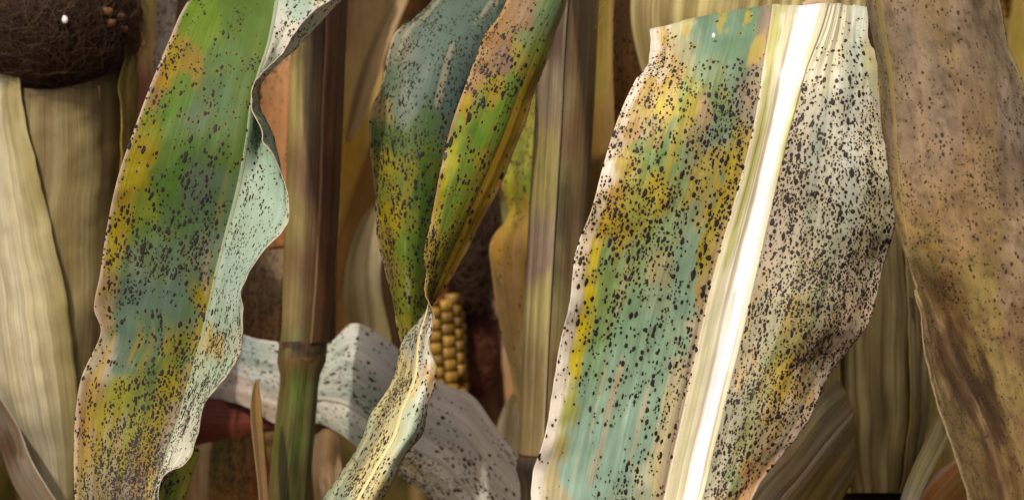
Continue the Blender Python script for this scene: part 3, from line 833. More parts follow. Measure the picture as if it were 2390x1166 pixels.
def paint2(L):
    c = idw(L, [(1100,20,'#5c7a70'),(1000,60,'#6a8478'),(930,110,'#8a8e7c'),(1040,120,'#5d7c70'),(1110,110,'#5c7a72'),(900,190,'#6a8468'),(980,210,'#54786a'),(1050,220,'#567470'),(885,250,'#b09a70'),(940,240,'#80907c'),(1000,300,'#4a7444'),(1050,320,'#5a7060'),
      (880,320,'#5a7c44'),(930,330,'#4f7838'),(990,370,'#437030'),(900,380,'#b39a34'),(950,390,'#8e8a38'),(1030,400,'#4c7a38'),(890,440,'#7a8a34'),(930,450,'#5d7c34'),(980,460,'#457838'),(915,510,'#c8a232'),(960,520,'#7f8e34'),(1000,520,'#4a7c34'),
      (905,570,'#b4904a'),(940,580,'#5d9030'),(980,580,'#4e8032'),(915,630,'#a88658'),(945,650,'#86902e'),(975,640,'#5a8030'),(940,710,'#7a9030'),(930,740,'#ae9248'),(965,720,'#6a8830'),(965,830,'#8a8040')], warp=10, p=6, tint=(.86, .96, .66))
    c = streaks(L, c, '#b9a98c', 0.65, su=200, sv=26, thr=0.74, soft=0.03, seed=1)
    c = streaks(L, c, '#b79a34', 0.55, su=170, sv=40, thr=0.66, soft=0.05, seed=7, mask=sstep(320, 450, L.PY))
    return margin_tint(L, c, '#c9b08c', 0.0011, 0.001, 0.85)
d2 = [(1100,20,26,3.8),(1000,70,36,4),(930,120,45,4.5),(1050,150,42,4),(1110,150,45,4),(900,210,40,5),(970,230,32,4.5),(1050,250,40,5),(880,300,35,5),(940,330,42,5.5),(1010,330,38,5.5),(1060,330,55,5),(900,400,50,6),(950,400,60,6),(1010,420,50,5.5),(900,480,42,6),(950,490,34,6),(1000,500,36,6),(910,560,65,5.5),(950,590,40,6),(1000,590,50,5.5),(920,650,55,5.5),(960,660,48,5.5),(940,730,48,5)]
add_leaf(pB, l2, paint2, NV=230, NU=80, mat=M_GREEN, dens=d2, ripple=0.0016, rfreq=24, crumple=0.0006, seed=33, sk=dict(seed=8, halo_hex='#b39a34', halo_f=lambda L: sstep(300, 420, L.PY)), corr=0.00002, label='drooping dull green leaf densely peppered black, tapering to a point')

l3 = [
 [(1290,-330,.775),(1310,-330,.772),(1330,-330,.770),(1350,-330,.772),(1362,-330,.776)],
 [(1240,-120,.735),(1280,-122,.730),(1316,-118,.730),(1340,-110,.736),(1352,-105,.745)],
 [(1183,0,.706),(1228,2,.703),(1272,6,.706),(1300,12,.714),(1316,18,.726)],
 [(1126,100,.695),(1172,104,.694),(1222,110,.698),(1256,118,.707),(1280,126,.720)],
 [(1079,220,.688),(1122,224,.688),(1172,230,.693),(1206,238,.701),(1238,246,.715)],
 [(1041,340,.684),(1080,344,.684),(1126,350,.689),(1160,356,.697),(1196,364,.710)],
 [(1019,445,.682),(1048,448,.682),(1085,452,.687),(1114,458,.695),(1151,466,.708)],
 [(1003,530,.682),(1024,534,.682),(1052,538,.686),(1076,544,.694),(1106,554,.706)],
 [(990,608,.684),(1002,612,.683),(1020,616,.687),(1040,622,.695),(1062,632,.704)],
 [(999,656,.684),(1004,660,.686),(1011,664,.690),(1020,670,.696),(1034,682,.702)],
 [(1004,712,.681),(1003,712,.687),(1002,714,.692),(1000,716,.697),(1000,718,.702)],
 [(1006,790,.677),(995,788,.680),(980,786,.685),(964,784,.692),(948,784,.699)],
 [(1019,890,.674),(994,892,.672),(966,894,.676),(938,898,.682),(908,902,.690)],
 [(992,952,.672),(968,955,.668),(938,958,.671),(905,962,.677),(870,966,.685)],
 [(985,1012,.671),(955,1013,.664),(922,1014,.666),(885,1015,.672),(846,1016,.680)],
 [(936,1082,.666),(912,1083,.660),(882,1084,.661),(846,1085,.667),(806,1086,.675)],
 [(890,1166,.660),(866,1166,.654),(836,1166,.655),(800,1166,.661),(756,1166,.669)],
 [(830,1290,.648),(810,1290,.644),(780,1290,.644),(744,1290,.65),(700,1290,.657)],
 [(640,1600,.62),(632,1600,.62),(622,1600,.62),(612,1600,.62),(600,1600,.62)],
]
l3 = [[(a, b, min(q[2] for q in r) + (0.45 if b < 700 else 1.0) * (d - min(q[2] for q in r))) for (a, b, d) in r] for r in l3]
def paint3(L):
    up = [(1190,15,'#a87e64'),(1150,90,'#ab7a5c'),(1230,30,'#a98a74'),(1270,40,'#7c9c6c'),(1300,20,'#6a8f5c'),(1240,100,'#8da06c'),(1120,160,'#b07f5c'),(1170,150,'#a58278'),(1215,140,'#c2a860'),(1250,120,'#86a24a'),(1090,220,'#b8864e'),(1150,210,'#c9a24a'),(1200,210,'#79a040'),
       (1080,250,'#cfa63c'),(1120,260,'#77a040'),(1170,270,'#6aa03c'),(1065,300,'#9ab04a'),(1110,310,'#5c9a38'),(1150,320,'#79a03a'),(1050,360,'#c0b83c'),(1090,370,'#5f9a3a'),(1130,390,'#b99a3a'),(1030,420,'#c9b43a'),(1065,440,'#6aa040'),(1100,440,'#9a9a3a'),
       (1020,490,'#c2a03c'),(1045,500,'#6c983c'),(1080,510,'#a8983a'),(1010,560,'#c49a50'),(1030,580,'#c8b032'),(1050,580,'#7e9034'),(1000,620,'#b08a50'),(1020,640,'#a0a038'),(1010,690,'#b49036'),(1240,190,'#b08a40'),(1200,280,'#c09a3c'),(1160,350,'#9c6a30'),(1185,350,'#d0a040'),(1120,450,'#9a6c34'),(1140,460,'#d0a040'),(1090,540,'#c8963c'),(1050,620,'#c09048')]
    lo = [(1000,730,'#b9b5a2'),(985,760,'#c9c5b4'),(960,790,'#a9a99a'),(1005,800,'#cfc9b6'),(990,840,'#d8d4c4'),(940,860,'#cdbd86'),(1005,880,'#c8a878'),(960,900,'#d0c088'),(990,930,'#cfd8c6'),(920,930,'#c9b984'),(960,960,'#b8c4ac'),(980,1000,'#c4d2be'),(930,1000,'#b8b890'),(890,1000,'#d6c68c'),(860,1000,'#b4b898'),(950,1040,'#b8cdb8'),(910,1060,'#c2be96'),
       (870,1060,'#cdbf86'),(835,1060,'#a8ae90'),(920,1100,'#ccd2b8'),(880,1120,'#c0b684'),(840,1120,'#cfc08a'),(800,1120,'#a9b496'),(860,1166,'#bfb488'),(780,1160,'#9db29c'),(800,1290,'#bfb488')]
    a = idw(L, up, warp=12, p=7, tint=(.90, .97, .74)); b = idw(L, lo, warp=12, p=4)
    c = mix(a, np.minimum(b * 1.35, .85), sstep(700, 712, L.PY + 0.0 * L.U))
    low = sstep(705, 720, L.PY)
    c = streaks(L, c, '#8f8a70', 0.55, su=330, sv=14, thr=0.57, soft=0.06, seed=2, mask=low)
    c = streaks(L, c, '#e4dcae', 0.6, su=380, sv=10, thr=0.62, soft=0.05, seed=12, mask=low)
    c = streaks(L, c, '#4f6a2c', 0.4, su=500, sv=14, thr=0.62, soft=0.05, seed=5, mask=1 - low)
    c = margin_tint(L, c, '#c4a070', 0.0011, 0, 0.9)
    k3 = L.uk[3]
    up_ = 1 - low
    f = sstep(k3 - .05, k3 - .02, L.U) * up_ * sstep(90, 260, L.PY)
    c = mix(c, lin('#d8a83c'), f * .95)
    f = np.exp(-((L.U - k3 + .03) / .022) ** 2) * up_ * sstep(150, 300, L.PY)
    c = mix(c, lin('#6a4622'), f * .85)
    c = mix(c, lin('#c09a78'), sstep(.93, .965, L.U) * up_ * .8)
    c = streaks(L, c, '#8a6a28', .6, su=600, sv=5, thr=.58, soft=.06, seed=44, mask=sstep(k3, k3 + .03, L.U) * up_)
    return c
d3 = [(1190,20,10,4),(1150,100,45,4.2),(1210,80,24,4),(1270,50,8,5),(1130,180,50,5),(1190,180,26,5.5),(1090,230,12,7),(1140,230,26,6.5),(1200,230,10,6),(1090,300,5,8),(1140,310,3,5),(1080,380,5,8),(1120,400,16,5),(1040,420,5,5),(1080,440,22,5),(1100,470,20,5),(1030,500,16,4.5),(1070,510,28,4.5),(1120,490,5,7),(1010,570,34,4.5),(1045,580,36,4.5),(1005,640,50,4.5),(1020,660,45,4.5),(1170,380,4,7),
   (990,760,55,4),(960,800,65,4.3),(1000,830,30,3.5),(950,860,48,4.8),(1000,890,20,3.5),(940,920,60,4.6),(980,950,14,3.6),(900,960,65,4.6),(950,1000,14,4),(890,1010,65,4.6),(850,1010,40,4.3),(940,1050,5,3.5),(880,1070,65,4.6),(830,1070,45,4.4),(910,1110,20,4),(850,1130,60,4.6),(790,1130,30,4),(870,1160,40,4.2),(810,1166,50,4.5)]
o3, L3 = add_leaf(pB, l3, paint3, NV=420, NU=72, mat=M_GREEN, dens=d3, ripple=0.0016, rfreq=38, crumple=0.0004, seed=55, left_rip=1.0, right_rip=0.4, sk=dict(seed=18, cluster=1.0, halo_hex='#c2a03c', halo_f=lambda L: .7 * (L.PY < 690), umask=lambda L: 1 - .85 * sstep(L.uk[3] - .06, L.uk[3] - .02, L.U) * sstep(700, 690, L.PY)), corr=0.00003,
   label='leaf twisted over half way down, bright green above and bleached straw below', rib=dict(k=2, hw=.03, hexcol='#d2c48e', raise_mm=0.35, groove=0.2, v0=0.56, v1=1.0))

# ================================================================== PLANT C: broad bleached leaf with thick midrib, husked ear below
pC = plant('corn plant whose broad spotted leaf with thick white midrib bends over beside a husked ear', 1760, 0.90)
stalk(pC, [(1790,-140,.90,52),(1775,200,.90,54),(1765,600,.90,56),(1755,1000,.90,58),(1750,1220,.90,58)], [(1780,200,'#8a7448'),(1760,700,'#7c6640'),(1750,1100,'#5e5a30')], nodes=[(300,.90),(1000,.90)])
l4 = [
 [(1690,260,.885),(1710,250,.878),(1735,245,.872),(1757,243,.868),(1778,242,.867),(1798,243,.868),(1812,246,.872),(1830,250,.878)],
 [(1600,130,.80),(1650,105,.795),(1720,90,.79),(1780,84,.785),(1830,82,.785),(1880,84,.785),(1910,90,.79),(1945,100,.80)],
 [(1545,92,.72),(1610,70,.715),(1718,52,.71),(1800,44,.708),(1862,42,.71),(1920,42,.708),(1962,44,.71),(2005,50,.72)],
 [(1522,76,.680),(1600,52,.672),(1718,32,.668),(1804,22,.667),(1868,19,.672),(1932,18,.668),(1978,20,.666),(2022,26,.670)],
 [(1512,112,.660),(1592,96,.655),(1706,82,.651),(1796,78,.650),(1856,78,.655),(1914,78,.650),(1972,80,.648),(2030,80,.650)],
 [(1496,168,.645),(1580,155,.643),(1690,145,.640),(1784,150,.641),(1836,150,.646),(1888,150,.640),(1965,150,.636),(2042,152,.640)],
 [(1449,258,.634),(1545,256,.634),(1660,256,.634),(1767,260,.637),(1812,260,.643),(1857,260,.636),(1960,258,.630),(2058,256,.633)],
 [(1405,400,.627),(1510,400,.630),(1625,400,.632),(1735,400,.636),(1780,400,.642),(1822,400,.635),(1950,400,.628),(2080,398,.630)],
 [(1376,500,.624),(1480,500,.628),(1595,500,.632),(1708,500,.636),(1756,500,.642),(1798,500,.635),(1942,500,.628),(2088,494,.632)],
 [(1342,600,.622),(1450,600,.627),(1566,600,.631),(1680,600,.635),(1731,600,.641),(1775,600,.634),(1922,602,.628),(2070,612,.634)],
 [(1325,700,.622),(1425,700,.626),(1540,700,.630),(1655,700,.634),(1707,700,.640),(1751,700,.633),(1888,704,.628),(2026,716,.636)],
 [(1308,800,.621),(1404,800,.625),(1515,800,.629),(1632,800,.633),(1683,800,.639),(1728,800,.632),(1852,804,.628),(1984,812,.636)],
 [(1292,900,.620),(1385,900,.624),(1494,900,.628),(1610,900,.632),(1660,900,.638),(1704,900,.631),(1808,902,.628),(1924,906,.636)],
 [(1278,988,.618),(1366,988,.622),(1472,988,.626),(1590,988,.631),(1640,988,.637),(1683,988,.630),(1768,990,.627),(1864,992,.634)],
 [(1258,1070,.615),(1348,1070,.620),(1454,1070,.625),(1570,1070,.630),(1620,1070,.635),(1662,1070,.629),(1734,1068,.627),(1818,1062,.632)],
 [(1240,1166,.612),(1328,1166,.617),(1434,1166,.623),(1550,1166,.628),(1600,1166,.633),(1640,1166,.627),(1690,1166,.625),(1745,1166,.629)],
 [(1210,1330,.60),(1290,1330,.606),(1390,1330,.612),(1500,1330,.618),(1545,1330,.622),(1580,1330,.617),(1620,1330,.615),(1660,1330,.617)],
 [(1260,1800,.57),(1290,1800,.571),(1320,1800,.573),(1360,1800,.575),(1380,1800,.576),(1400,1800,.575),(1420,1800,.574),(1440,1800,.574)],
]
l4 = [[(a, b, ((r[3][2] + r[5][2]) / 2 + .30 * (d - (r[3][2] + r[5][2]) / 2)) if i == 4 else d) for i, (a, b, d) in enumerate(r)] for r in l4]
def paint4(L):
    s = [(1700,40,'#5f9078'),(1655,88,'#5f9078'),(1750,105,'#58886a'),(1715,140,'#58886a'),(1755,45,'#5c8c6e'),(1690,160,'#70906a'),(1400,1010,'#7cac98'),(1470,1080,'#80b29e'),(1420,1080,'#7eb09c'),(1360,1140,'#84b4a2'),(1500,990,'#7cae98'),(1530,90,'#e6ddd0'),(1600,70,'#c6c0a0'),(1660,60,'#5f9078'),(1740,70,'#5c8c6e'),(1790,60,'#8f7a72'),(1770,130,'#8a7c6a'),(1700,110,'#58886a'),(1630,110,'#7a9a80'),(1545,140,'#c7b49c'),(1510,170,'#dcd2c2'),(1580,160,'#b8a080'),(1600,130,'#a8a488'),(1650,160,'#70906a'),(1720,180,'#6a8468'),(1760,220,'#9a8674'),
      (1520,210,'#c9a46a'),(1560,210,'#c69a3e'),(1620,210,'#8a9448'),(1680,230,'#5f865a'),(1740,260,'#8a8a7a'),(1470,260,'#c4ac84'),(1500,260,'#bf954a'),(1550,250,'#d6b42c'),(1600,240,'#7a9a3a'),(1640,260,'#a08a70'),(1690,290,'#6a8a6c'),
      (1440,320,'#c9b8a4'),(1480,310,'#b88a64'),(1520,310,'#a8905a'),(1570,320,'#6a8f60'),(1620,320,'#90886c'),(1670,340,'#6f9080'),(1740,310,'#b59a52'),(1425,390,'#d6cabc'),(1460,380,'#c3a050'),(1500,370,'#6a9050'),(1560,390,'#5f8e58'),(1620,380,'#76967c'),(1670,400,'#668f7c'),(1710,390,'#c0a238'),
      (1400,440,'#ddd4c8'),(1430,460,'#bf9048'),(1480,450,'#a09a50'),(1530,450,'#c0a040'),(1590,440,'#7a9a6c'),(1640,460,'#6a927c'),(1695,450,'#c4a038'),(1380,520,'#dad2c4'),(1410,520,'#c99e3a'),(1450,540,'#bb9a40'),(1500,520,'#8c9a4e'),(1550,540,'#7e9c70'),(1610,540,'#6a9880'),(1670,520,'#b89a48'),
      (1350,600,'#d4ccc0'),(1385,590,'#d4b034'),(1420,610,'#5f8f58'),(1480,620,'#62926a'),(1540,620,'#9c9878'),(1600,620,'#6a9c86'),(1655,600,'#b2953e'),(1340,680,'#cbbfb0'),(1372,680,'#d6b430'),(1410,690,'#6a9458'),(1470,700,'#659470'),(1540,690,'#84a080'),(1600,700,'#6f9f88'),(1640,680,'#a88a60'),
      (1322,760,'#cbbfae'),(1355,760,'#d8b42c'),(1390,770,'#6a9a64'),(1460,780,'#68a080'),(1530,780,'#70a084'),(1590,790,'#86a68c'),(1622,780,'#c2b49c'),(1308,830,'#d2c6b4'),(1340,830,'#cfae32'),(1380,850,'#6f9f72'),(1450,860,'#74a48a'),(1530,860,'#76a88e'),(1590,870,'#c4b89e'),
      (1300,920,'#d6cbbb'),(1325,930,'#9c9c50'),(1360,930,'#70a488'),(1430,940,'#78a88e'),(1520,950,'#7cae98'),(1575,950,'#cdbf9e'),(1285,1010,'#d4c9ba'),(1310,1020,'#b8a878'),(1340,1020,'#7cac98'),(1410,1040,'#7eb09c'),(1500,1030,'#80b29e'),(1550,1050,'#d0bfa0'),
      (1262,1110,'#dcd2c4'),(1290,1110,'#c0ae8c'),(1330,1100,'#84b4a2'),(1400,1110,'#86b4a2'),(1450,1130,'#7ea892'),(1500,1120,'#c0c2a4'),(1540,1130,'#cbb690'),(1300,1166,'#bcae94'),(1440,1166,'#8aa88e'),(1500,1166,'#9aa084'),
      # right half blade
      (1960,60,'#dcd6be'),(2000,60,'#cfd2c0'),(1940,120,'#d0cbb0'),(2000,130,'#a8b8ac'),(2030,130,'#c0b890'),(1920,180,'#c2bda4'),(1980,190,'#a2aca0'),(2035,200,'#b9b69c'),(1890,240,'#a8a494'),(1950,260,'#9ca294'),(2020,240,'#d0d2c6'),(2050,270,'#d4d0bc'),(1870,330,'#a59c8e'),(1930,330,'#8f9888'),(2000,330,'#c6c8bc'),(2060,340,'#cac3ae'),
      (1850,420,'#a3988c'),(1910,420,'#98988a'),(1980,420,'#aeb2a4'),(2060,420,'#bcb6a2'),(1830,500,'#9c8c80'),(1900,500,'#94947e'),(1980,500,'#a8ab98'),(2060,500,'#b5ab94'),(1810,580,'#9e8a7c'),(1870,590,'#9a8f7c'),(1950,580,'#9a9a84'),(2040,580,'#a39a84'),(1790,660,'#a29384'),(1850,660,'#8f8c70'),(1920,650,'#98907a'),(1990,650,'#a39484'),(2040,640,'#b0a090'),
      (1770,740,'#a5978a'),(1810,740,'#7f8a60'),(1860,730,'#ab9468'),(1920,730,'#9a9078'),(1990,720,'#b09a8c'),(1750,820,'#a09282'),(1800,820,'#868a5c'),(1850,810,'#b3984e'),(1900,810,'#b09272'),(1960,800,'#b8a496'),(1730,900,'#a39686'),(1780,890,'#9a8c5a'),(1830,880,'#bb9a44'),(1880,880,'#b29070'),(1925,880,'#b8a89c'),
      (1715,970,'#a09686'),(1760,970,'#8c8c60'),(1800,970,'#ab9470'),(1850,970,'#b7a296'),(1695,1050,'#9a9080'),(1740,1040,'#8c9062'),(1780,1040,'#b09882'),(1820,1040,'#bda498'),(1670,1130,'#938a78'),(1710,1120,'#7c8c62'),(1755,1110,'#c48a5c'),(1790,1080,'#c9956c'),(1690,1160,'#a08a66'),(1735,1150,'#c98a58')]
    c = idw(L, s, warp=15, p=7, tint=(.92, .97, .74))
    rt = sstep(L.uk[5] - .01, L.uk[5] + .02, L.U)
    c = streaks(L, c, '#c8c2ae', 0.45, su=420, sv=9, thr=0.58, soft=0.07, seed=2, mask=rt)
    c = streaks(L, c, '#6e7a5a', 0.5, su=260, sv=30, thr=0.62, soft=0.06, seed=6, mask=rt * sstep(300, 600, L.PY))
    c = streaks(L, c, '#b89448', 0.6, su=230, sv=45, thr=0.66, soft=0.05, seed=8, mask=rt * sstep(550, 750, L.PY))
    c = streaks(L, c, '#c0aa8c', 0.75, su=200, sv=22, thr=0.74, soft=0.03, seed=14, mask=(1 - rt) * sstep(450, 800, L.PY))
    c = streaks(L, c, '#c9a436', 0.6, su=210, sv=42, thr=0.68, soft=0.05, seed=18, mask=(1 - rt) * sstep(650, 400, L.PY))
    # fibrous pale band beside the rib
    nb = np.exp(-((L.U - L.uk[3] + 0.012) / 0.022) ** 2) * (0.25 + 0.75 * sstep(350, 800, L.PY))
    c = streaks(L, mix(c, lin('#c6b89c'), nb * 0.75), '#7a6654', 0.8, su=900, sv=6, thr=0.6, soft=0.06, seed=31, mask=nb)
    nb2 = sstep(L.uk[5] - .02, L.uk[5], L.U) * sstep(L.uk[6] + 0.1, L.uk[5], L.U) * sstep(320, 60, L.PY)
    c = streaks(L, mix(c, lin('#e2dcc2'), nb2 * 0.7), '#6a6048', 0.9, su=800, sv=4, thr=0.6, soft=0.05, seed=37, mask=nb2)
    c = margin_tint(L, c, '#dcd2c2', 0.0036, 0, 0.9)
    c = margin_tint(L, c, '#bfae9c', 0, 0.0016, 0.7)
    return c
d4 = [(1530,90,2,4),(1600,75,0,5),(1700,80,0,5),(1780,60,2,4),(1640,55,0,5),(1720,45,0,5),(1650,112,0,5),(1700,118,0,5),(1750,100,1,5),(1590,105,1,5),(1680,95,0,5),(1990,70,4,6),(1940,60,0,4),(1560,140,45,5),(1620,165,24,6),(1680,165,24,6),(1740,160,30,6.5),(1540,190,60,5),(1600,200,40,6),(1680,200,42,6.5),(1740,220,50,6.5),(1500,250,40,5),(1560,250,48,6),(1620,260,20,7),(1690,270,75,6.5),(1740,290,40,6),(1470,310,30,5),(1520,320,50,6),(1580,320,45,6.5),(1640,330,52,7),(1690,340,58,7),
   (1440,380,14,5),(1490,390,36,6.5),(1550,390,24,7),(1620,380,30,7),(1680,400,26,7),(1420,450,34,6),(1480,450,48,7),(1540,450,56,7),(1600,460,34,7),(1660,460,14,7),(1700,470,30,8),(1400,520,32,6),(1450,530,52,7),(1510,530,46,7.5),(1570,540,24,7.5),(1640,540,12,8),(1690,540,26,8),
   (1385,600,12,7),(1430,610,20,7.5),(1490,610,30,7),(1550,600,30,7),(1610,620,12,8),(1660,620,30,8.5),(1370,690,5,7),(1420,710,26,7.5),(1480,720,24,7.5),(1540,700,18,7),(1620,690,20,7.5),(1660,690,26,7),(1360,790,10,7),(1420,800,18,7.5),(1470,790,14,7),(1540,800,30,7),(1600,790,24,6.5),(1400,870,16,7),(1450,880,30,7),(1530,880,24,6.5),(1590,880,24,5.5),
   (1330,930,2,6),(1400,950,5,6.5),(1450,960,10,6.5),(1530,960,16,6.5),(1590,960,8,5),(1330,1040,1,5),(1430,1040,2,5),(1500,1040,6,6),(1560,1050,12,6),(1340,1120,0.5,5),(1440,1140,34,6.5),(1530,1130,26,6.5),(1420,1166,22,6),
   (1980,120,8,8),(2030,130,2,6),(1930,170,12,7),(1990,190,30,6),(2040,200,20,5),(1900,250,30,7),(1970,260,50,6),(2030,260,48,5),(1880,330,45,7),(1950,340,58,6.5),(2020,340,55,5.5),(2065,350,40,5),(1860,420,55,7),(1930,420,65,6.5),(2000,420,60,6.5),(2060,420,50,6),(1830,500,70,6.5),(1900,500,65,6.5),(1980,510,58,7),(2060,500,36,6.5),(1810,590,75,6),(1880,590,72,6.2),(1960,590,66,6.5),(2040,590,45,6),
   (1790,660,75,5.8),(1860,660,85,5.8),(1930,660,80,6),(2010,660,50,5.5),(1780,740,70,6),(1850,740,85,5.5),(1920,740,72,5.5),(1990,740,26,5),(1760,820,70,6),(1820,820,80,5.5),(1890,810,70,5.5),(1960,810,26,5.5),(1740,900,65,6),(1800,900,75,5.5),(1860,890,50,6),(1920,890,22,5.5),(1720,980,65,6),(1780,980,50,6),(1840,980,26,6.5),(1700,1060,55,6.5),(1750,1060,36,6.5),(1800,1050,16,6.5),(1680,1130,45,6.5),(1720,1120,22,6),(1770,1110,6,6),(1740,1160,6,5)]
def rib4(Q, c):
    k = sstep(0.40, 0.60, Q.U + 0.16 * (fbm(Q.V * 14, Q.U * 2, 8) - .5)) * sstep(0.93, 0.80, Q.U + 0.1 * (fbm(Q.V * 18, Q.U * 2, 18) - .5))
    c = mix(mix(c * 0 + lin('#c6bd8a'), lin('#d8d4c4'), fbm(Q.U * 20, Q.V * 15, 3)), lin('#eceaf0'), k)  # whitest on the sun-facing groove wall, that brightness painted onto the pale rib
    n = fbm(Q.U * 5, Q.V * 26, 12, 3)
    c = mix(c, lin('#a8a650'), sstep(0.56, 0.70, n) * 0.75 * sstep(1050, 500, Q.PY))
    n2 = fbm(Q.U * 30, Q.V * 7, 22, 3)
    c = mix(c, lin('#7d6a4a'), sstep(0.60, 0.70, n2) * 0.6 * (1 - 0.7 * k))
    return mix(c, lin('#cdb8a0'), np.exp(-(Q.U / 0.06) ** 2) * 0.5)
ml4 = [0.0]
def m4(L):
    u = L.U
    inr = sstep(L.uk[3] - 0.004, L.uk[3] + 0.006, u) * sstep(L.uk[5] + 0.004, L.uk[5] - 0.006, u)
    return (1 - 0.96 * inr) * (1 + 0.45 * sstep(L.uk[5] - .01, L.uk[5] + .02, u))
o4, L4 = add_leaf(pC, l4, paint4, NV=340, NU=210, mat=M_PALE, ripple=0.0026, rfreq=26, crumple=0.0016, crinkle=0.00028, seed=77, left_rip=0.8, right_rip=1.0, corr=0.00003,
   label='broad black-spotted leaf, green left of its thick white midrib and greyish right of it')
spots_mesh('tar_spots', L4, d4, M_SPOT, o4, pC[1], seed=28, cluster=0.8, elong=1.4, halo_hex='#b0903c', halo_f=lambda L: np.where(L.U < L.uk[3], sstep(900, 500, L.PY), .25 * sstep(560, 760, L.PY)), umask=m4(L4), maxn=16000)
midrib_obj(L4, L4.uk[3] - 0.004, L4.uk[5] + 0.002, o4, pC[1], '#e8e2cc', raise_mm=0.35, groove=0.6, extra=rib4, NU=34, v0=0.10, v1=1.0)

# husk-wrapped ear between the two right-hand leaves
def husk_paint(base_hex, st, seed=0):
    def f(L):
        n = fbm(L.U * 6, L.V * 12, L.seed + seed)
        c = mix(np.broadcast_to(lin(base_hex[0]), L.G.shape), lin(base_hex[1]), sstep(0.3, 0.7, n))
        for i, (h, a, su) in enumerate(st):
            c = streaks(L, c, h, a, su=su, sv=4 + 2 * i, thr=0.56, soft=0.08, seed=i * 23 + seed)
        c = streaks(L, c, '#4f3a22', .55, su=70, sv=14, thr=.66, soft=.07, seed=71 + seed)
        return c
    return f
eC = part_empty('ear', pC, 'upright ear closed in streaked tan husk, dark at its base')
A, B = P(2040, 1150, .80), P(2025, 330, .82)
profC = [(0, .0135), (.06, .0165), (.2, .0205), (.4, .0218), (.6, .021), (.8, .017), (1, .006)]
hp = husk_paint(('#b09a62', '#94804f'), (('#5a4328', .6, 320), ('#d6c88a', .6, 420), ('#6e5a34', .6, 700)))
husk(eC, pC[1], A, B, profC, -115, 115, hp, off=0.0, seed=61, tip=0.2)
husk(eC, pC[1], A, B, profC, 30, 190, hp, off=0.0012, seed=62, tip=0.3, t1=.97)
husk(eC, pC[1], A, B, profC, -130, -42, husk_paint(('#a4934f', '#8a7440'), (('#5e4a28', .6, 300), ('#d6c88a', .7, 360))), off=0.0016, seed=63, tip=0.45, t1=.8)
husk(eC, pC[1], A, B, profC, 120, 245, hp, off=0.0005, seed=64, tip=0.3)
b1 = blob('ear_base', P(2042, 1178, .80), .0142, .0142, .0085, M_SILKC, eC, pC[1], 3, .08)
b1['label'] = 'dark withered foot of the ear'
# shank to the stalk
strands_pts = np.linspace(P(2042, 1200, .80), P(1765, 1500, .895), 14)
def tube(name, pts, r, mat, parent, base, hexcol, NT=14):
    pts = np.asarray(pts); t = np.gradient(pts, axis=0); t /= np.linalg.norm(t, axis=1, keepdims=True)
    ref = np.array((0.1, 1.0, 0.05)); a = np.cross(t, ref); a /= np.linalg.norm(a, axis=1, keepdims=True); b = np.cross(t, a)
    th = np.arange(NT) / NT * 2 * math.pi
    r = np.broadcast_to(r, (len(pts),))
    G = pts[:, None] + (a[:, None] * np.cos(th)[None, :, None] + b[:, None] * np.sin(th)[None, :, None]) * r[:, None, None]
    U, V = np.meshgrid(th / 6.283, np.linspace(0, 0.1, len(pts)))
    col = np.broadcast_to(lin(hexcol), G.shape)
    return grid_obj(name, G, col, np.stack((U * .05, V), -1), mat, parent, base, 0, wrap=True)
tube('shank', strands_pts, .008, M_STALK, eC, pC[1], '#7a6a40')

HK = dry_paint([(1600,40,'#a8975c'),(1500,40,'#b3a068'),(1750,40,'#9c8a54'),(1900,60,'#b0a06c'),(1980,60,'#a08c58')], st=(('#7a6436', .6), ('#d2c48e', .6), ('#6a5430', .5)))
add_leaf(pC, ribbon([(1830,-420,.80,120,0),(1790,-200,.80,230,0),(1755,-40,.80,272,0),(1740,60,.80,270,0),(1735,160,.805,240,0),(1740,320,.82,170,0),(1750,520,.84,60,0)], K=7, trough=-0.35), HK, NV=120, NU=90, mat=M_HUSK, label='wide straw-coloured husk blade standing behind the bent leaf', seed=71, crumple=.0012, corr=.0004, name='husk_leaf')
add_leaf(pC, ribbon([(1975,-60,.845,90,10),(1985,60,.84,85,5),(2000,200,.84,80,0),(2010,400,.85,60,0)], K=5), dry_paint([(1980,10,'#6c5230'),(2000,100,'#7a5c36')]), NV=40, NU=30, mat=M_DRY, label='brown dry blade behind the husk', seed=72)
tube('torn_blade_end', np.array([P(1878, 20, .70), P(1890, 10, .70), P(1905, 7, .70), P(1922, 10, .70), P(1934, 19, .70)]), .0022, M_DRY, o4, pC[1], '#b59a78')
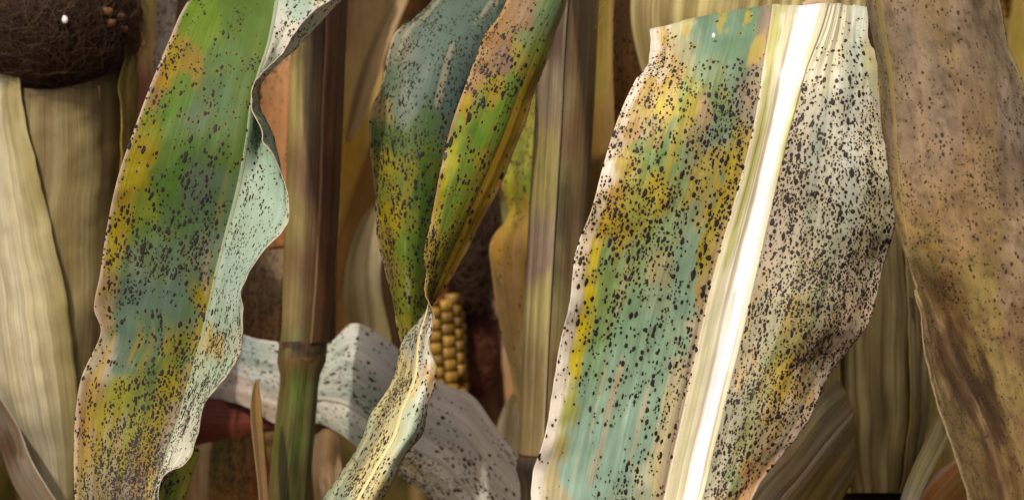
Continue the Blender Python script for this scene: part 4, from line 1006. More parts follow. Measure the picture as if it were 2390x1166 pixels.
# low dry blades beside the ear
add_leaf(pC, [[(1990,900,.83),(1995,940,.83),(2000,990,.83)],[(1925,930,.80),(1945,985,.80),(1965,1060,.80)],[(1880,962,.775),(1900,1020,.782),(1945,1078,.79)],[(1884,968,.772),(1908,1030,.775),(1950,1080,.784)]], dry_paint([(1900,990,'#6e5c30'),(1930,1000,'#7a6434'),(1920,1050,'#8a7440')]), NV=40, NU=24, mat=M_DRY, label='olive husk flap sticking out left of the ear', seed=73)
add_leaf(pC, [[(1960,880,.79),(1990,940,.79),(2010,990,.80),(2030,1060,.81)],[(1905,935,.765),(1920,1010,.752),(1950,1080,.76),(1975,1150,.78)],[(1850,1020,.75),(1862,1085,.735),(1890,1160,.745),(1915,1250,.76)],[(1775,1110,.735),(1790,1165,.72),(1830,1250,.73),(1860,1330,.75)],[(1690,1240,.72),(1710,1300,.71),(1760,1380,.715),(1800,1440,.73)]],
   dry_paint([(1820,1080,'#b59c78'),(1880,1000,'#b8a87c'),(1850,1140,'#b0944c'),(1900,1130,'#a58a44'),(1800,1150,'#b5a584')], mL=.001, mhex='#b59f7c', st=(('#bca782',.6),('#6a5430',.5))), NV=70, NU=50, mat=M_DRY, label='tan creased dry blade spreading below the spotted leaf', seed=74, crumple=.001, rib=dict(u0=.36, u1=.40, hexcol='#cdb592', raise_mm=.5, groove=0))

ef = blob('white_fleck', P(1666, 84, .648), .0006, .0005, .0009, M_FLECK, o4, pC[1], 4, .3, n=8, freq=2)
ef['label'] = 'tiny white fleck on the spotted leaf'
# ================================================================== PLANT D: dead brown leaf at right
pD = plant('corn plant with a big dead brown speckled leaf hanging beside the husked ear', 2620, 0.74)
stalk(pD, [(2600,-140,.74,64),(2610,300,.74,66),(2620,800,.74,68),(2620,1220,.74,68)], [(2610,300,'#8a7448'),(2620,900,'#7c6640')], nodes=[(100,.74),(900,.74)])
l5 = [
 [(2540,-420,.735),(2550,-425,.73),(2560,-430,.725),(2580,-430,.72),(2600,-425,.722),(2615,-420,.73)],
 [(2200,-330,.66),(2215,-335,.65),(2240,-340,.64),(2310,-340,.635),(2380,-330,.64),(2440,-310,.65)],
 [(2040,-130,.64),(2030,-130,.622),(2052,-130,.612),(2150,-130,.610),(2250,-130,.616),(2330,-130,.63)],
 [(2046,0,.640),(2030,0,.622),(2056,0,.612),(2150,0,.606),(2250,0,.610),(2332,0,.622)],
 [(2066,150,.640),(2053,150,.622),(2078,150,.611),(2180,150,.604),(2290,150,.607),(2372,150,.618)],
 [(2082,300,.640),(2068,300,.622),(2092,300,.610),(2205,300,.602),(2320,300,.604),(2400,300,.614)],
 [(2102,470,.635),(2088,470,.618),(2108,470,.608),(2225,470,.600),(2350,470,.602),(2440,470,.612)],
 [(2112,585,.618),(2109,582,.608),(2126,580,.605),(2245,580,.598),(2370,580,.600),(2465,580,.61)],
 [(2148,715,.600),(2158,715,.600),(2176,715,.603),(2280,715,.597),(2390,715,.599),(2480,715,.608)],
 [(2178,870,.592),(2200,868,.595),(2236,862,.600),(2320,862,.596),(2410,865,.598),(2500,870,.606)],
 [(2205,1000,.586),(2245,1000,.590),(2292,996,.596),(2362,998,.594),(2430,1000,.596),(2510,1000,.602)],
 [(2266,1166,.578),(2298,1164,.583),(2342,1162,.589),(2400,1162,.588),(2455,1164,.59),(2520,1166,.595)],
 [(2320,1330,.57),(2345,1330,.574),(2385,1330,.578),(2430,1330,.578),(2475,1330,.58),(2525,1330,.584)],
 [(2470,1750,.55),(2480,1750,.551),(2490,1750,.552),(2500,1750,.552),(2510,1750,.553),(2520,1750,.554)],
]
for _i in range(8, len(l5) - 1):
    l5[_i] = [(a, b, d + (0, .004, .008, .002, 0, 0)[k]) for k, (a, b, d) in enumerate(l5[_i])]
def paint5(L):
    s = [(2040,20,'#a08a58'),(2075,200,'#a8935c'),(2095,420,'#a08a58'),(2120,30,'#77644a'),(2180,40,'#8a7456'),(2240,40,'#95806a'),(2300,40,'#7f6c54'),(2140,160,'#86705a'),(2200,150,'#a08868'),(2260,150,'#8a7660'),(2330,150,'#85735c'),(2130,300,'#8f7458'),(2210,280,'#997f60'),(2290,280,'#8a7458'),(2350,280,'#998776'),
      (2150,420,'#9c8060'),(2230,420,'#94754e'),(2310,420,'#967c5c'),(2370,400,'#7a6854'),(2160,540,'#927648'),(2240,560,'#9a7e58'),(2330,540,'#8f7652'),(2380,560,'#a38c70'),(2130,640,'#948058'),(2200,680,'#8a6e48'),(2280,660,'#a08854'),(2360,680,'#9c8468'),(2160,760,'#957f5c'),(2220,780,'#5f4832'),(2300,780,'#9a8250'),(2370,780,'#8a6e50'),
      (2190,900,'#8a7450'),(2240,880,'#55402e'),(2290,930,'#4e3a2b'),(2350,900,'#917a4c'),(2220,1010,'#84704e'),(2270,1020,'#8a724a'),(2310,1000,'#543f2e'),(2360,1020,'#8a7048'),(2280,1120,'#826c48'),(2330,1110,'#6a5238'),(2380,1120,'#7c6440'),(2400,1300,'#84704a')]
    c = idw(L, s, warp=26, p=5.5, tint=(.97, .97, .88))
    c = streaks(L, c, '#b9a184', 0.5, su=70, sv=8, thr=0.60, soft=0.10, seed=3, mask=sstep(560, 300, L.PY))
    c = streaks(L, c, '#6d6258', 0.5, su=90, sv=9, thr=0.60, soft=0.10, seed=13, mask=sstep(500, 200, L.PY))
    n = fbm(L.U * L.wid * 500, L.V * 400, 91, 4)
    c = mix(c, lin('#4d3826'), sstep(0.52, 0.72, n) * 0.45)
    n = fbm(L.U * L.wid * 160, L.V * 120, 96, 4)
    c = mix(c, lin('#6a4a2c'), sstep(0.54, 0.7, n) * 0.35 * sstep(200, 600, L.PY))
    c = margin_tint(L, c, '#a8966e', 0.002, 0.001, 0.7)
    return c
_d5 = [(2060,100,20,3.5),(2130,100,18,5),(2200,60,10,7),(2300,80,10,4.5),(2140,200,24,5.5),(2220,200,24,6),(2320,220,18,5),(2100,300,18,4),(2180,300,24,6.5),(2260,300,18,6),(2350,300,24,5.5),(2160,420,26,5.5),(2240,420,26,6),(2350,420,24,6),(2180,520,26,5),(2280,520,26,6),(2370,540,20,6),(2150,640,24,3.5),(2240,640,26,6),(2320,620,20,6.5),(2370,680,20,6),(2200,780,30,4.5),(2300,780,30,5),(2360,800,22,5),(2200,920,24,4),(2330,920,24,4.5),(2270,1040,24,4.5),(2350,1060,20,4.5),(2320,1150,18,4.5)]
d5 = [(a, b, c * .8, r * .78) for a, b, c, r in _d5]
add_leaf(pD, l5, paint5, NV=300, NU=130, mat=M_DEAD, dens=d5, spot_mat=M_SPOTB, ripple=0.0014, rfreq=26, crumple=0.0020, crinkle=0.0003, seed=91, sk=dict(seed=38, cluster=0.7, elong=1.3, halo=.4), label='dead brown leaf with dark specks, its left edge rolled then folding open below',
   rib=dict(k=2, hw=.05, hexcol='#8a7848', raise_mm=0.15, groove=0.3, v0=.12, v1=.62, taper=1.0))
# small side blades low down
add_leaf(pD, ribbon([(2240,900,.80,34,30),(2215,960,.775,32,30),(2180,1040,.755,27,25),(2145,1110,.745,24,20),(2118,1180,.74,20,10),(2105,1300,.74,12,0)], K=5, trough=-.5), dry_paint([(2190,1020,'#c4b878'),(2150,1100,'#d8cc92'),(2115,1160,'#d8d4c4'),(2200,1000,'#b0944c')], st=(('#7d6430',.6),('#d8cc92',.5))), NV=60, NU=24, mat=M_HUSK, label='pale straw-yellow pointed blade low beside the dead leaf', seed=95)
add_leaf(pD, [[(2300,1010,.79),(2310,1060,.79),(2330,1130,.80)],[(2230,1068,.775),(2245,1110,.77),(2270,1180,.78)],[(2180,1110,.765),(2200,1160,.76),(2230,1220,.77)],[(2148,1160,.76),(2165,1200,.755),(2190,1260,.765)],[(2110,1240,.76),(2120,1260,.76),(2140,1290,.765)]], dry_paint([(2200,1120,'#b37a48'),(2220,1150,'#a8743c'),(2180,1160,'#b0703e')], mL=.0018, mhex='#c9a98a'), NV=40, NU=30, mat=M_DRY, label='rust-brown blade with pale rim low beside the dead leaf', seed=96)
add_leaf(pD, ribbon([(2230,640,.88,60,0),(2215,760,.87,75,0),(2200,900,.865,90,0),(2190,1040,.86,95,0),(2185,1200,.86,90,0),(2190,1400,.86,50,0)], K=5), dry_paint([(2190,900,'#9c8a4c'),(2200,1000,'#a5925e'),(2190,1100,'#a58a44')]), NV=60, NU=30, mat=M_DRY, label='plain olive-tan blade behind the husked ear', seed=97)

# ================================================================== PLANT E: ear with dark silk cap at left
pE = plant('corn plant with a fat straw-husked ear topped by black-brown silk', -110, 0.90)
stalk(pE, [(-130,-140,.90,60),(-125,300,.90,62),(-115,800,.90,64),(-110,1220,.90,64)], [(-120,300,'#8a7448'),(-110,900,'#7c6640')], nodes=[(100,.90),(900,.90)])
eE = part_empty('ear', pE, 'fat upright ear in pale straw husk with a black-brown silk cap')
A, B = P(135, 1190, .82), P(142, -20, .82)
profE = [(0, .0085), (.07, .012), (.18, .0205), (.32, .0255), (.5, .0282), (.7, .0287), (.85, .0275), (.95, .025), (1, .022)]
hpE = husk_paint(('#948458', '#807048'), (('#6a5636', .4, 300), ('#a89a70', .5, 420)), 3)
def hpL(L):
    c = husk_paint(('#b8ac8c', '#a89c7c'), (('#8a7c60', .5, 420), ('#cdc4a8', .6, 520)), 5)(L)
    return mix(c, lin('#a8984c'), np.exp(-((1 - L.U) / 0.16) ** 2) * 0.5)
husk(eE, pE[1], A, B, profE, -60, 130, hpE, t1=.850, dip=.05, off=0, seed=101, ridg=.00005)
husk(eE, pE[1], A, B, profE, 100, 300, hpE, t1=.86, off=-.0006, seed=103, ridg=.00005)
husk(eE, pE[1], A, B, profE, -150, -18, hpL, t1=.848, slant=68, dip=.03, off=.0030, seed=102, tip=.0, ridg=.00008, label='pale front husk leaf with a slanting yellow edge')
husk(eE, pE[1], A, B, profE, 62, 118, husk_paint(('#b59a48', '#94803c'), (('#6e4a28', .5, 260),)), t0=.55, t1=1.08, off=.0030, seed=104, tip=.5, flare=.006, label='loose golden husk tip right of the silk')
husk(eE, pE[1], A, B, profE, -165, -78, husk_paint(('#a8703c', '#b58a54'), (('#7a5a34', .5, 260),)), t0=.0, t1=.62, off=.0034, seed=105, tip=.4, label='orange-tan outer husk leaf')
cs = P(138, 48, .815)
kx = HF * .82 / W
blob('silk_cap', cs, 172 * kx, .040, 163 * kx, M_SILKC, eE, pE[1], 7, .10, freq=6)
S1 = silk_on(cs, 172 * kx, .040, 163 * kx, 2600, 5, length=.034)
strands('silk', S1, .00012, M_SILK, eE, pE[1])
S2 = silk_on(cs, 175 * kx, .041, 166 * kx, 260, 15, length=.03, wild=.5)
M_SILKL = plain_mat('pale_silk', '#7a5a3a', rough=.5, spec=.4, var=.4, scale=200)
strands('silk', S2[:150], .00012, M_SILKL, eE, pE[1])
M_DULL = plain_mat('dull_kernel', '#6e4a28', rough=.5, spec=.4, var=.3, scale=400)
for px, py, w in ((250, 28, 4.4), (258, 54, 4.0), (288, 68, 3.4), (282, 38, 3.2)):
    kernel(eE, pE[1], P(px, py, .818 - math.sqrt(max(0, 1 - ((px - 140) / 168) ** 2)) * .0392), (0.5, -0.85, 0.1), (0.1, 0, 1), w * 1e-3, w * 0.85e-3, .005, M_DULL)
fl = blob('white_fleck', P(152, 46, .774), .0013, .0011, .0017, M_FLECK, eE, pE[1], 2, .4, n=8, freq=2)
fl['label'] = 'white fleck caught on the dark silk'
tube('silk_thread', np.array([P(231, 200, .788), P(233, 212, .788), P(232, 224, .788), P(236, 236, .789)]), .0004, M_SILK, eE, pE[1], '#2a1c12', 6)
tube('shank', np.linspace(P(135, 1170, .82), P(-110, 1560, .90), 14), .0085, M_STALK, eE, pE[1], '#6a5434')
# rim of a blade curving below the ear, spotted blade behind it at the top
add_leaf(pE, [[(-120,780,.80),(-90,800,.80),(-60,830,.80)],[(-20,900,.785),(-10,930,.79),(-30,980,.80)],[(38,985,.78),(30,1010,.785),(0,1050,.80)],[(75,1075,.775),(62,1095,.78),(30,1130,.795)],[(120,1150,.77),(105,1165,.775),(70,1200,.79)],[(200,1260,.77),(180,1275,.775),(140,1300,.785)]], dry_paint([(0,950,'#7c7062'),(60,1060,'#8f8474'),(30,1050,'#5c4630'),(100,1150,'#8a7c68')], mL=.0012, mhex='#a39a8c'), NV=60, NU=20, mat=M_DRY, label='grey-brown curled blade below the husked ear', seed=111)
add_leaf(pE, ribbon([(-20,420,.865,40,0),(-18,560,.86,48,0),(-5,700,.86,48,0),(20,860,.86,45,0),(60,1000,.86,40,0),(110,1150,.86,34,0),(150,1300,.86,20,0)], K=5), dry_paint([(0,520,'#b37a48'),(0,700,'#a8764a'),(30,850,'#9c7448'),(80,1050,'#6b4a30')]), NV=60, NU=24, mat=M_DRY, label='orange-brown dry blade behind the husked ear', seed=112)

# ================================================================== PLANT F: broken-open ear with bare kernels in the middle, grey leaf across
pF = plant('corn plant with bare-kernelled ear and a silver-grey leaf slung behind the jointed stalk', 1300, 1.10)
stalk(pF, [(1310,-140,1.1,44),(1305,300,1.1,46),(1300,800,1.1,46),(1300,1220,1.1,46)], [(1300,300,'#8a6a40'),(1300,900,'#7c6238')], nodes=[(250,1.1),(1000,1.1)])
eF = part_empty('ear', pF, 'ear with bare yellow kernels under black drooping silk')
A, B = P(1012, 960, 1.02), P(985, 560, 1.02)
ax = B - A; axn = ax / np.linalg.norm(ax)
x_ = np.array((1.0, 0, 0)); x_ -= axn * x_.dot(axn); x_ /= np.linalg.norm(x_); y_ = np.cross(axn, x_)
kF = HF * 1.02 / W
cobL = np.linalg.norm(ax)
tube('cob', np.linspace(A, B, 12), np.array([.012,.0145,.0152,.0155,.0155,.015,.0145,.014,.013,.011,.008,.004]), M_COB, eF, pF[1], '#6d3a22', 18)
ncol = 14
for ci in range(ncol):
    ph = (ci + 0.5) / ncol * 2 * math.pi
    if math.cos(ph) < -0.25: continue
    nrow = 15
    for ri in range(nrow):
        t = 0.03 + ri * 0.0063 / cobL + (0.5 * 0.0063 / cobL if ci % 2 else 0)
        if t > 0.68: break
        rr = .0162 * (1 - 0.75 * max(0, t - .55) ** 1.5) + random.uniform(-.0003, .0003)
        out = x_ * math.sin(ph) - y_ * math.cos(ph)
        if random.random() < 0.02: continue
        kernel(eF, pF[1], A + ax * t + out * rr, out + axn * random.uniform(-.08, .08), axn, .0078 * rr / .0162 * random.uniform(.93, 1.03), .0065 * random.uniform(.92, 1.04), .008)
cs = P(1095, 560, 1.03)
bl = blob('silk_cap', cs, 64 * kF, .016, 165 * kF, M_SILKC, eF, pF[1], 9, .16, freq=5)  # drooping silk clump, its shadow put into the near-black colour
strands('silk', silk_on(cs, 66 * kF, .017, 168 * kF, 900, 25, length=.035), .0002, M_SILK, eF, pF[1])
cs = P(1112, 810, 1.045)
strands('silk', silk_on(cs, 50 * kF, .012, 110 * kF, 500, 35, length=.03, wild=.5), .0002, plain_mat('red_silk', '#6b3a24', rough=.6, spec=.3, var=.4, scale=200), eF, pF[1])
husk(eF, pF[1], P(1150, 1180, 1.07), P(1090, 620, 1.06), [(0,.008),(.3,.012),(.7,.012),(1,.006)], -80, 80, husk_paint(('#6b3e28', '#8a5a3a'), (('#4a2a1a', .6, 400),)), seed=118, tip=.4)
tube('shank', np.linspace(A + np.array((0, .01, .0)), P(1300, 1300, 1.10), 12), .008, M_STALK, eF, pF[1], '#6a5434')

lc = [
 [(440,770,.93),(440,830,.925),(440,890,.925),(440,940,.93)],
 [(545,772,.90),(538,830,.893),(530,890,.890),(522,935,.895)],
 [(598,790,.885),(594,850,.878),(590,905,.876),(586,952,.882)],
 [(650,798,.876),(648,860,.868),(646,925,.868),(642,985,.875)],
 [(705,806,.870),(705,870,.862),(704,935,.862),(700,992,.869)],
 [(762,800,.866),(760,865,.857),(752,930,.857),(744,988,.864)],
 [(826,757,.864),(815,850,.852),(806,940,.850),(795,1012,.858)],
 [(892,785,.858),(872,880,.846),(855,970,.844),(836,1040,.852)],
 [(962,845,.852),(935,930,.840),(912,1010,.838),(885,1078,.846)],
 [(1045,898,.846),(1012,975,.834),(980,1050,.832),(945,1120,.840)],
 [(1105,925,.838),(1075,1010,.828),(1040,1085,.826),(1000,1160,.834)],
 [(1150,985,.832),(1125,1070,.822),(1090,1140,.820),(1055,1215,.828)],
 [(1205,1062,.826),(1185,1140,.816),(1155,1210,.814),(1120,1290,.822)],
 [(1255,1140,.82),(1240,1215,.81),(1220,1300,.81),(1190,1390,.815)],
 [(1330,1330,.81),(1320,1360,.805),(1310,1400,.805),(1300,1440,.81)],
]
lc = [[(a, b, (r[0][2] + r[3][2]) / 2 + (.35 if k in (1, 2) else 1.0) * (d - (r[0][2] + r[3][2]) / 2)) for k, (a, b, d) in enumerate(r)] for r in lc]
def paintC(L):
    c = idw(L, [(560,800,'#8e9a98'),(600,860,'#8f9c94'),(640,830,'#a5a89e'),(570,920,'#a8988a'),(640,950,'#9c8e7c'),(830,780,'#bdbcb4'),(790,850,'#a6aca0'),(900,830,'#b2b2ae'),(780,950,'#a8a596'),(850,930,'#97a89a'),(960,890,'#b4b2ac'),(1060,920,'#b8b0a6'),(1040,980,'#a9a49c'),(1110,960,'#b5aa9e'),(930,1000,'#a2a69c'),(1000,1040,'#a09c92'),(1150,1040,'#b3a99c'),(1080,1090,'#a59e90'),(960,1080,'#b0a684'),(1050,1140,'#9a9488'),(1190,1110,'#aea596')], warp=22, p=3.5)
    c = streaks(L, c, '#7c8078', 0.45, su=120, sv=7, thr=0.58, soft=0.1, seed=2)
    c = streaks(L, c, '#d2cdc2', 0.5, su=160, sv=6, thr=0.6, soft=0.1, seed=8)
    return margin_tint(L, np.minimum(c * 1.25, .85), '#c9c0b2', 0.0012, 0.001, 0.7)
dC = [(560,830,16,4),(620,860,16,4),(640,930,12,4),(570,930,8,4),(800,850,18,4),(780,900,34,4.2),(850,920,18,4.2),(900,850,3,5),(860,800,3,5),(960,870,2,5),(1060,930,2,4),(1030,980,6,5),(940,980,16,4.5),(1000,1040,20,4.2),(1120,1000,3,4),(1080,1060,10,5),(1150,1080,10,4.5),(960,1090,80,4),(1030,1140,75,4),(1100,1140,30,4.5)]
add_leaf(pF, lc, paintC, NV=230, NU=80, mat=M_PALE, dens=dC, ripple=0.002, rfreq=16, crumple=0.0014, crinkle=0.0002, seed=121, sk=dict(seed=48), label='silver-grey dry leaf slung sideways behind the jointed stalk', rib=dict(k=2, hw=.02, hexcol='#a8a294', raise_mm=.5, groove=.1, v0=.3))
add_leaf(pF, [[(430,925,.905),(420,980,.90),(410,1050,.905)],[(520,932,.90),(510,985,.895),(470,1036,.90)],[(590,950,.89),(585,985,.888),(560,1018,.892)],[(640,978,.885),(640,1000,.882),(640,1005,.886)],[(700,990,.88),(700,1005,.878),(700,1015,.88)]], dry_paint([(500,980,'#5a2c1e'),(560,990,'#612f20'),(630,990,'#6b3a2a')], st=()), NV=40, NU=20, mat=M_DRY, label='red-brown underside of a blade fold, painted shadow-dark', seed=122)  # shade beneath the grey leaf put into this dark red-brown colour
add_leaf(pF, [[(1290,100,.93),(1300,110,.92),(1320,120,.93)],[(1225,240,.90),(1255,245,.888),(1300,250,.90)],[(1192,330,.895),(1235,335,.882),(1300,340,.895)],[(1173,420,.89),(1225,425,.878),(1300,430,.89)],[(1182,505,.888),(1230,508,.878),(1300,510,.89)],[(1148,560,.885),(1215,560,.872),(1300,560,.888)],[(1146,640,.883),(1210,640,.870),(1300,640,.886)],[(1166,760,.883),(1220,760,.872),(1300,760,.885)],[(1188,860,.883),(1235,860,.873),(1300,860,.885)],[(1212,960,.883),(1250,960,.876),(1300,960,.885)],[(1240,1100,.883),(1265,1100,.88),(1300,1100,.885)]],
   dry_paint([(1240,270,'#a89a3a'),(1210,330,'#84903c'),(1200,380,'#869238'),(1240,380,'#98903a'),(1195,440,'#a89a38'),(1225,430,'#7e8f34'),(1200,480,'#c09a3c'),(1220,520,'#a87e38'),(1170,570,'#a87a38'),(1210,600,'#8a6436'),(1180,680,'#8a6c44'),(1220,750,'#86683e'),(1200,820,'#8a7448'),(1230,900,'#8c7850')], mL=.001, mhex='#b08a54', st=(('#7a5a30',.45),)), NV=120, NU=40, mat=M_DRY, dens=[(1230,280,40,4.5),(1200,350,50,4.5),(1220,430,26,4),(1200,500,24,4),(1180,570,10,3),(1200,700,3,3)], label='yellow-green blade withering to brown beside the tan stalk', seed=123, crumple=.001, ripple=.001)

# ================================================================== PLANT G: dry blades around the jointed stalk, its own stalk hidden behind
pG = plant('corn plant of rusty speckled dry blades standing close behind the jointed stalk', 740, 1.05)
stalk(pG, [(745,-140,1.05,42),(742,300,1.05,44),(740,800,1.05,44),(735,1220,1.05,44)], [(740,300,'#80643c'),(735,900,'#6c5632')], nodes=[(250,1.05),(980,1.05)])
add_leaf(pG, ribbon([(690,-60,.93,40,0),(670,60,.91,46,0),(655,200,.90,46,0),(652,340,.895,44,0),(656,460,.89,42,0),(665,580,.89,36,0)], K=5), dry_paint([(650,180,'#a87a4e'),(650,300,'#ae764a'),(650,400,'#b0703e'),(660,60,'#8f7a5c')], st=(('#8a6a44',.4),)), NV=60, NU=30, mat=M_DRY, dens=[(650,180,18,3.5),(650,300,5,3),(650,390,34,3.5),(660,460,30,3.5)], label='orange-tan blade between the green leaf and jointed stalk', seed=131)
add_leaf(pG, ribbon([(640,480,.96,50,0),(630,600,.95,60,0),(622,700,.94,66,0),(618,800,.94,62,0),(618,900,.94,50,0),(620,1000,.94,40,0)], K=5), dry_paint([(620,620,'#7a6448'),(620,700,'#7c6446'),(610,760,'#8c6a46')], st=(('#5a4632',.4),)), NV=60, NU=30, mat=M_DRY, dens=[(620,620,130,4),(620,700,140,4),(610,780,100,4)], spot_mat=M_SPOTB, sk=dict(seed=4, cluster=.5), label='dark brown finely speckled blade behind the pale folded leaf', seed=132)
add_leaf(pG, ribbon([(560,960,.95,50,0),(556,1040,.945,64,0),(560,1120,.94,74,0),(566,1220,.94,70,0),(580,1350,.94,40,0)], K=5), dry_paint([(520,1050,'#7d7a44'),(560,1050,'#9c7844'),(560,1120,'#a8783e'),(610,1120,'#9c5a34'),(600,1050,'#95603c')], st=(('#6b5030',.4),)), NV=60, NU=30, mat=M_DRY, dens=[(550,1060,60,3.5),(560,1130,70,3.5),(610,1020,12,4)], spot_mat=M_SPOTB, label='rusty speckled blade low behind the jointed stalk', seed=133)
add_leaf(pG, ribbon([(598,884,.775,2.5,0),(597,920,.775,10,0),(599,980,.775,13,0),(605,1050,.775,12,0),(612,1120,.775,11,0),(618,1200,.775,10,0),(640,1400,.79,8,0)], K=5, trough=.9), dry_paint([(598,920,'#a08050'),(602,1020,'#8a7048'),(612,1120,'#8a6a4c')], mL=.0012, mhex='#b79c6c'), NV=60, NU=14, mat=M_DRY, label='thin upright pointed straw blade before the rusty one', seed=134)
add_leaf(pG, ribbon([(470,960,.98,40,0),(462,1040,.97,46,0),(460,1120,.97,48,0),(468,1220,.97,46,0),(480,1330,.97,30,0)], K=5), dry_paint([(450,1060,'#a58c68'),(480,1100,'#b59c78'),(460,1150,'#a88a64')]), NV=40, NU=24, mat=M_DRY, label='plain pale tan blade under the broad green leaf', seed=135)
add_leaf(pG, ribbon([(840,-80,1.22,70,0),(828,80,1.21,74,0),(822,240,1.20,70,0),(824,400,1.2,58,0),(830,560,1.2,40,0)], K=5), dry_paint([(830,60,'#9a8256'),(820,200,'#a8884c'),(830,350,'#b0842e'),(830,480,'#a8803a')]), NV=50, NU=24, mat=M_DRY, label='golden tan blade right of the jointed stalk', seed=136)
add_leaf(pG, ribbon([(960,-60,1.12,16,0),(905,60,1.11,20,0),(865,160,1.10,22,0),(835,260,1.10,18,0),(812,330,1.1,6,0)], K=5, trough=.8), dry_paint([(900,60,'#b59c74'),(850,200,'#bda478')]), NV=40, NU=14, mat=M_DRY, label='pale slanting straw blade right of the jointed stalk', seed=137)
add_leaf(pG, ribbon([(930,260,1.17,40,0),(890,400,1.16,48,0),(850,520,1.16,50,0),(815,650,1.16,50,0),(795,760,1.16,46,0),(780,900,1.16,36,0)], K=5), dry_paint([(880,300,'#8f6430'),(850,430,'#9a6a30'),(820,600,'#a87a40'),(800,720,'#a8743c')]), NV=50, NU=24, mat=M_DRY, label='rust-gold drooping blade right of the jointed stalk', seed=138)
add_leaf(pG, ribbon([(885,470,1.05,4,0),(870,520,1.05,24,0),(855,600,1.045,42,0),(855,680,1.04,52,0),(865,760,1.04,54,0),(875,860,1.04,44,0),(880,980,1.05,30,0)], K=5), dry_paint([(860,560,'#8f7a4c'),(840,640,'#9c8a5c'),(870,700,'#8c7c54'),(890,640,'#6e5c3a')], st=(('#6a5636',.5),('#d0c294',.4))), NV=60, NU=24, mat=M_HUSK, label='pale straw pointed husk blade above the grey leaf', seed=139, name='husk_leaf')
add_leaf(pG, ribbon([(905,560,1.0,3,0),(903,620,1.0,15,0),(912,690,1.0,20,0),(925,760,1.0,18,0),(935,860,1.0,12,0)], K=5), dry_paint([(905,640,'#5f4a34'),(915,720,'#5a4026')]), NV=40, NU=14, mat=M_DRY, label='dark curled blade edge above the grey leaf', seed=140)
add_leaf(pG, [[(735,1015,.86),(760,1000,.86),(790,1010,.86)],[(728,1090,.855),(760,1090,.85),(800,1090,.855)],[(735,1180,.85),(770,1180,.845),(810,1180,.85)],[(760,1350,.85),(780,1350,.85),(800,1350,.85)]], dry_paint([(740,1060,'#6c563c'),(780,1060,'#4a3826'),(790,1110,'#b59a7c'),(750,1150,'#5a4630')]), NV=40, NU=20, mat=M_DRY, label='dark brown blade between grey leaf and jointed stalk', seed=141)

# ================================================================== PLANT H: blades and ear beyond the right side
pH = plant('corn plant of golden and rusty blades between the tan stalk and the bent leaf', 1560, 1.05)
stalk(pH, [(1570,-140,1.05,42),(1565,300,1.05,44),(1560,800,1.05,44),(1555,1220,1.05,44)], [(1560,300,'#80643c'),(1560,900,'#6c5632')], nodes=[(250,1.05),(980,1.05)])
add_leaf(pH, ribbon([(1480,-140,.87,40,0),(1476,0,.865,44,0),(1476,150,.86,46,0),(1478,300,.86,44,0),(1470,450,.86,40,0),(1460,650,.86,28,0)], K=5), dry_paint([(1470,40,'#7a5634'),(1480,150,'#94683c'),(1475,300,'#94653a'),(1470,400,'#8a5c34')], st=(('#6a4a2a',.4),)), NV=60, NU=26, mat=M_DRY, dens=[(1475,60,20,4.5),(1480,150,36,4.5),(1470,250,36,4),(1470,350,40,3.5)], spot_mat=M_SPOTB, label='rusty speckled narrow blade right of the tan stalk', seed=151)
add_leaf(pH, ribbon([(1420,-140,.90,30,0),(1418,0,.90,34,0),(1416,150,.895,34,0),(1410,320,.89,34,0),(1400,500,.89,32,0),(1390,700,.89,24,0)], K=5), dry_paint([(1415,40,'#8a7030'),(1415,150,'#957a36'),(1410,300,'#8a6630'),(1400,420,'#7c5a30')]), NV=60, NU=20, mat=M_DRY, label='golden-brown narrow blade hugging the tan stalk', seed=152)
add_leaf(pH, ribbon([(1150,640,1.25,40,0),(1150,740,1.24,60,0),(1160,850,1.24,70,0),(1170,960,1.24,70,0),(1180,1080,1.24,60,0)], K=5), dry_paint([(1150,780,'#b09078'),(1160,880,'#a88058'),(1170,960,'#9c7440')]), NV=40, NU=20, mat=M_DRY, label='pinkish tan blade behind the bare-kernelled ear', seed=153)
add_leaf(pH, ribbon([(1215,900,1.0,6,0),(1195,960,1.0,22,0),(1185,1020,1.0,28,0),(1190,1100,1.0,26,0),(1200,1220,1.0,20,0)], K=5), dry_paint([(1200,940,'#c0b08c'),(1190,1000,'#b5a584')]), NV=40, NU=20, mat=M_DRY, label='cream blade tip beside the foot of the tan stalk', seed=154)

# plant behind the top left
pI = plant('corn plant of grey and tan blades behind the silk-capped ear', 420, 1.02)
stalk(pI, [(425,-140,1.02,44),(422,300,1.02,45),(420,800,1.02,46),(418,1220,1.02,46)], [(420,300,'#80643c'),(420,900,'#6c5632')], nodes=[(250,1.02),(980,1.02)])
add_leaf(pI, ribbon([(395,-120,.95,22,0),(390,0,.94,24,0),(384,80,.935,22,0),(374,170,.93,18,0),(366,260,.93,10,0)], K=5), dry_paint([(388,40,'#7c7468'),(375,130,'#80766c')], st=()), NV=40, NU=20, mat=M_DRY, dens=[(388,40,90,4),(375,130,90,4)], spot_mat=M_SPOTB, sk=dict(cluster=.5), label='narrow grey speckled blade beside the silk-capped ear', seed=161)
add_leaf(pI, ribbon([(335,-160,.99,60,0),(340,0,.98,56,0),(350,120,.975,50,0),(356,240,.97,44,0),(350,400,.97,36,0),(330,600,.97,20,0)], K=5), dry_paint([(340,20,'#8f7a40'),(350,120,'#8a6c40'),(340,220,'#6b4030')]), NV=50, NU=24, mat=M_DRY, label='olive-gold blade right of the silk-capped ear', seed=162)
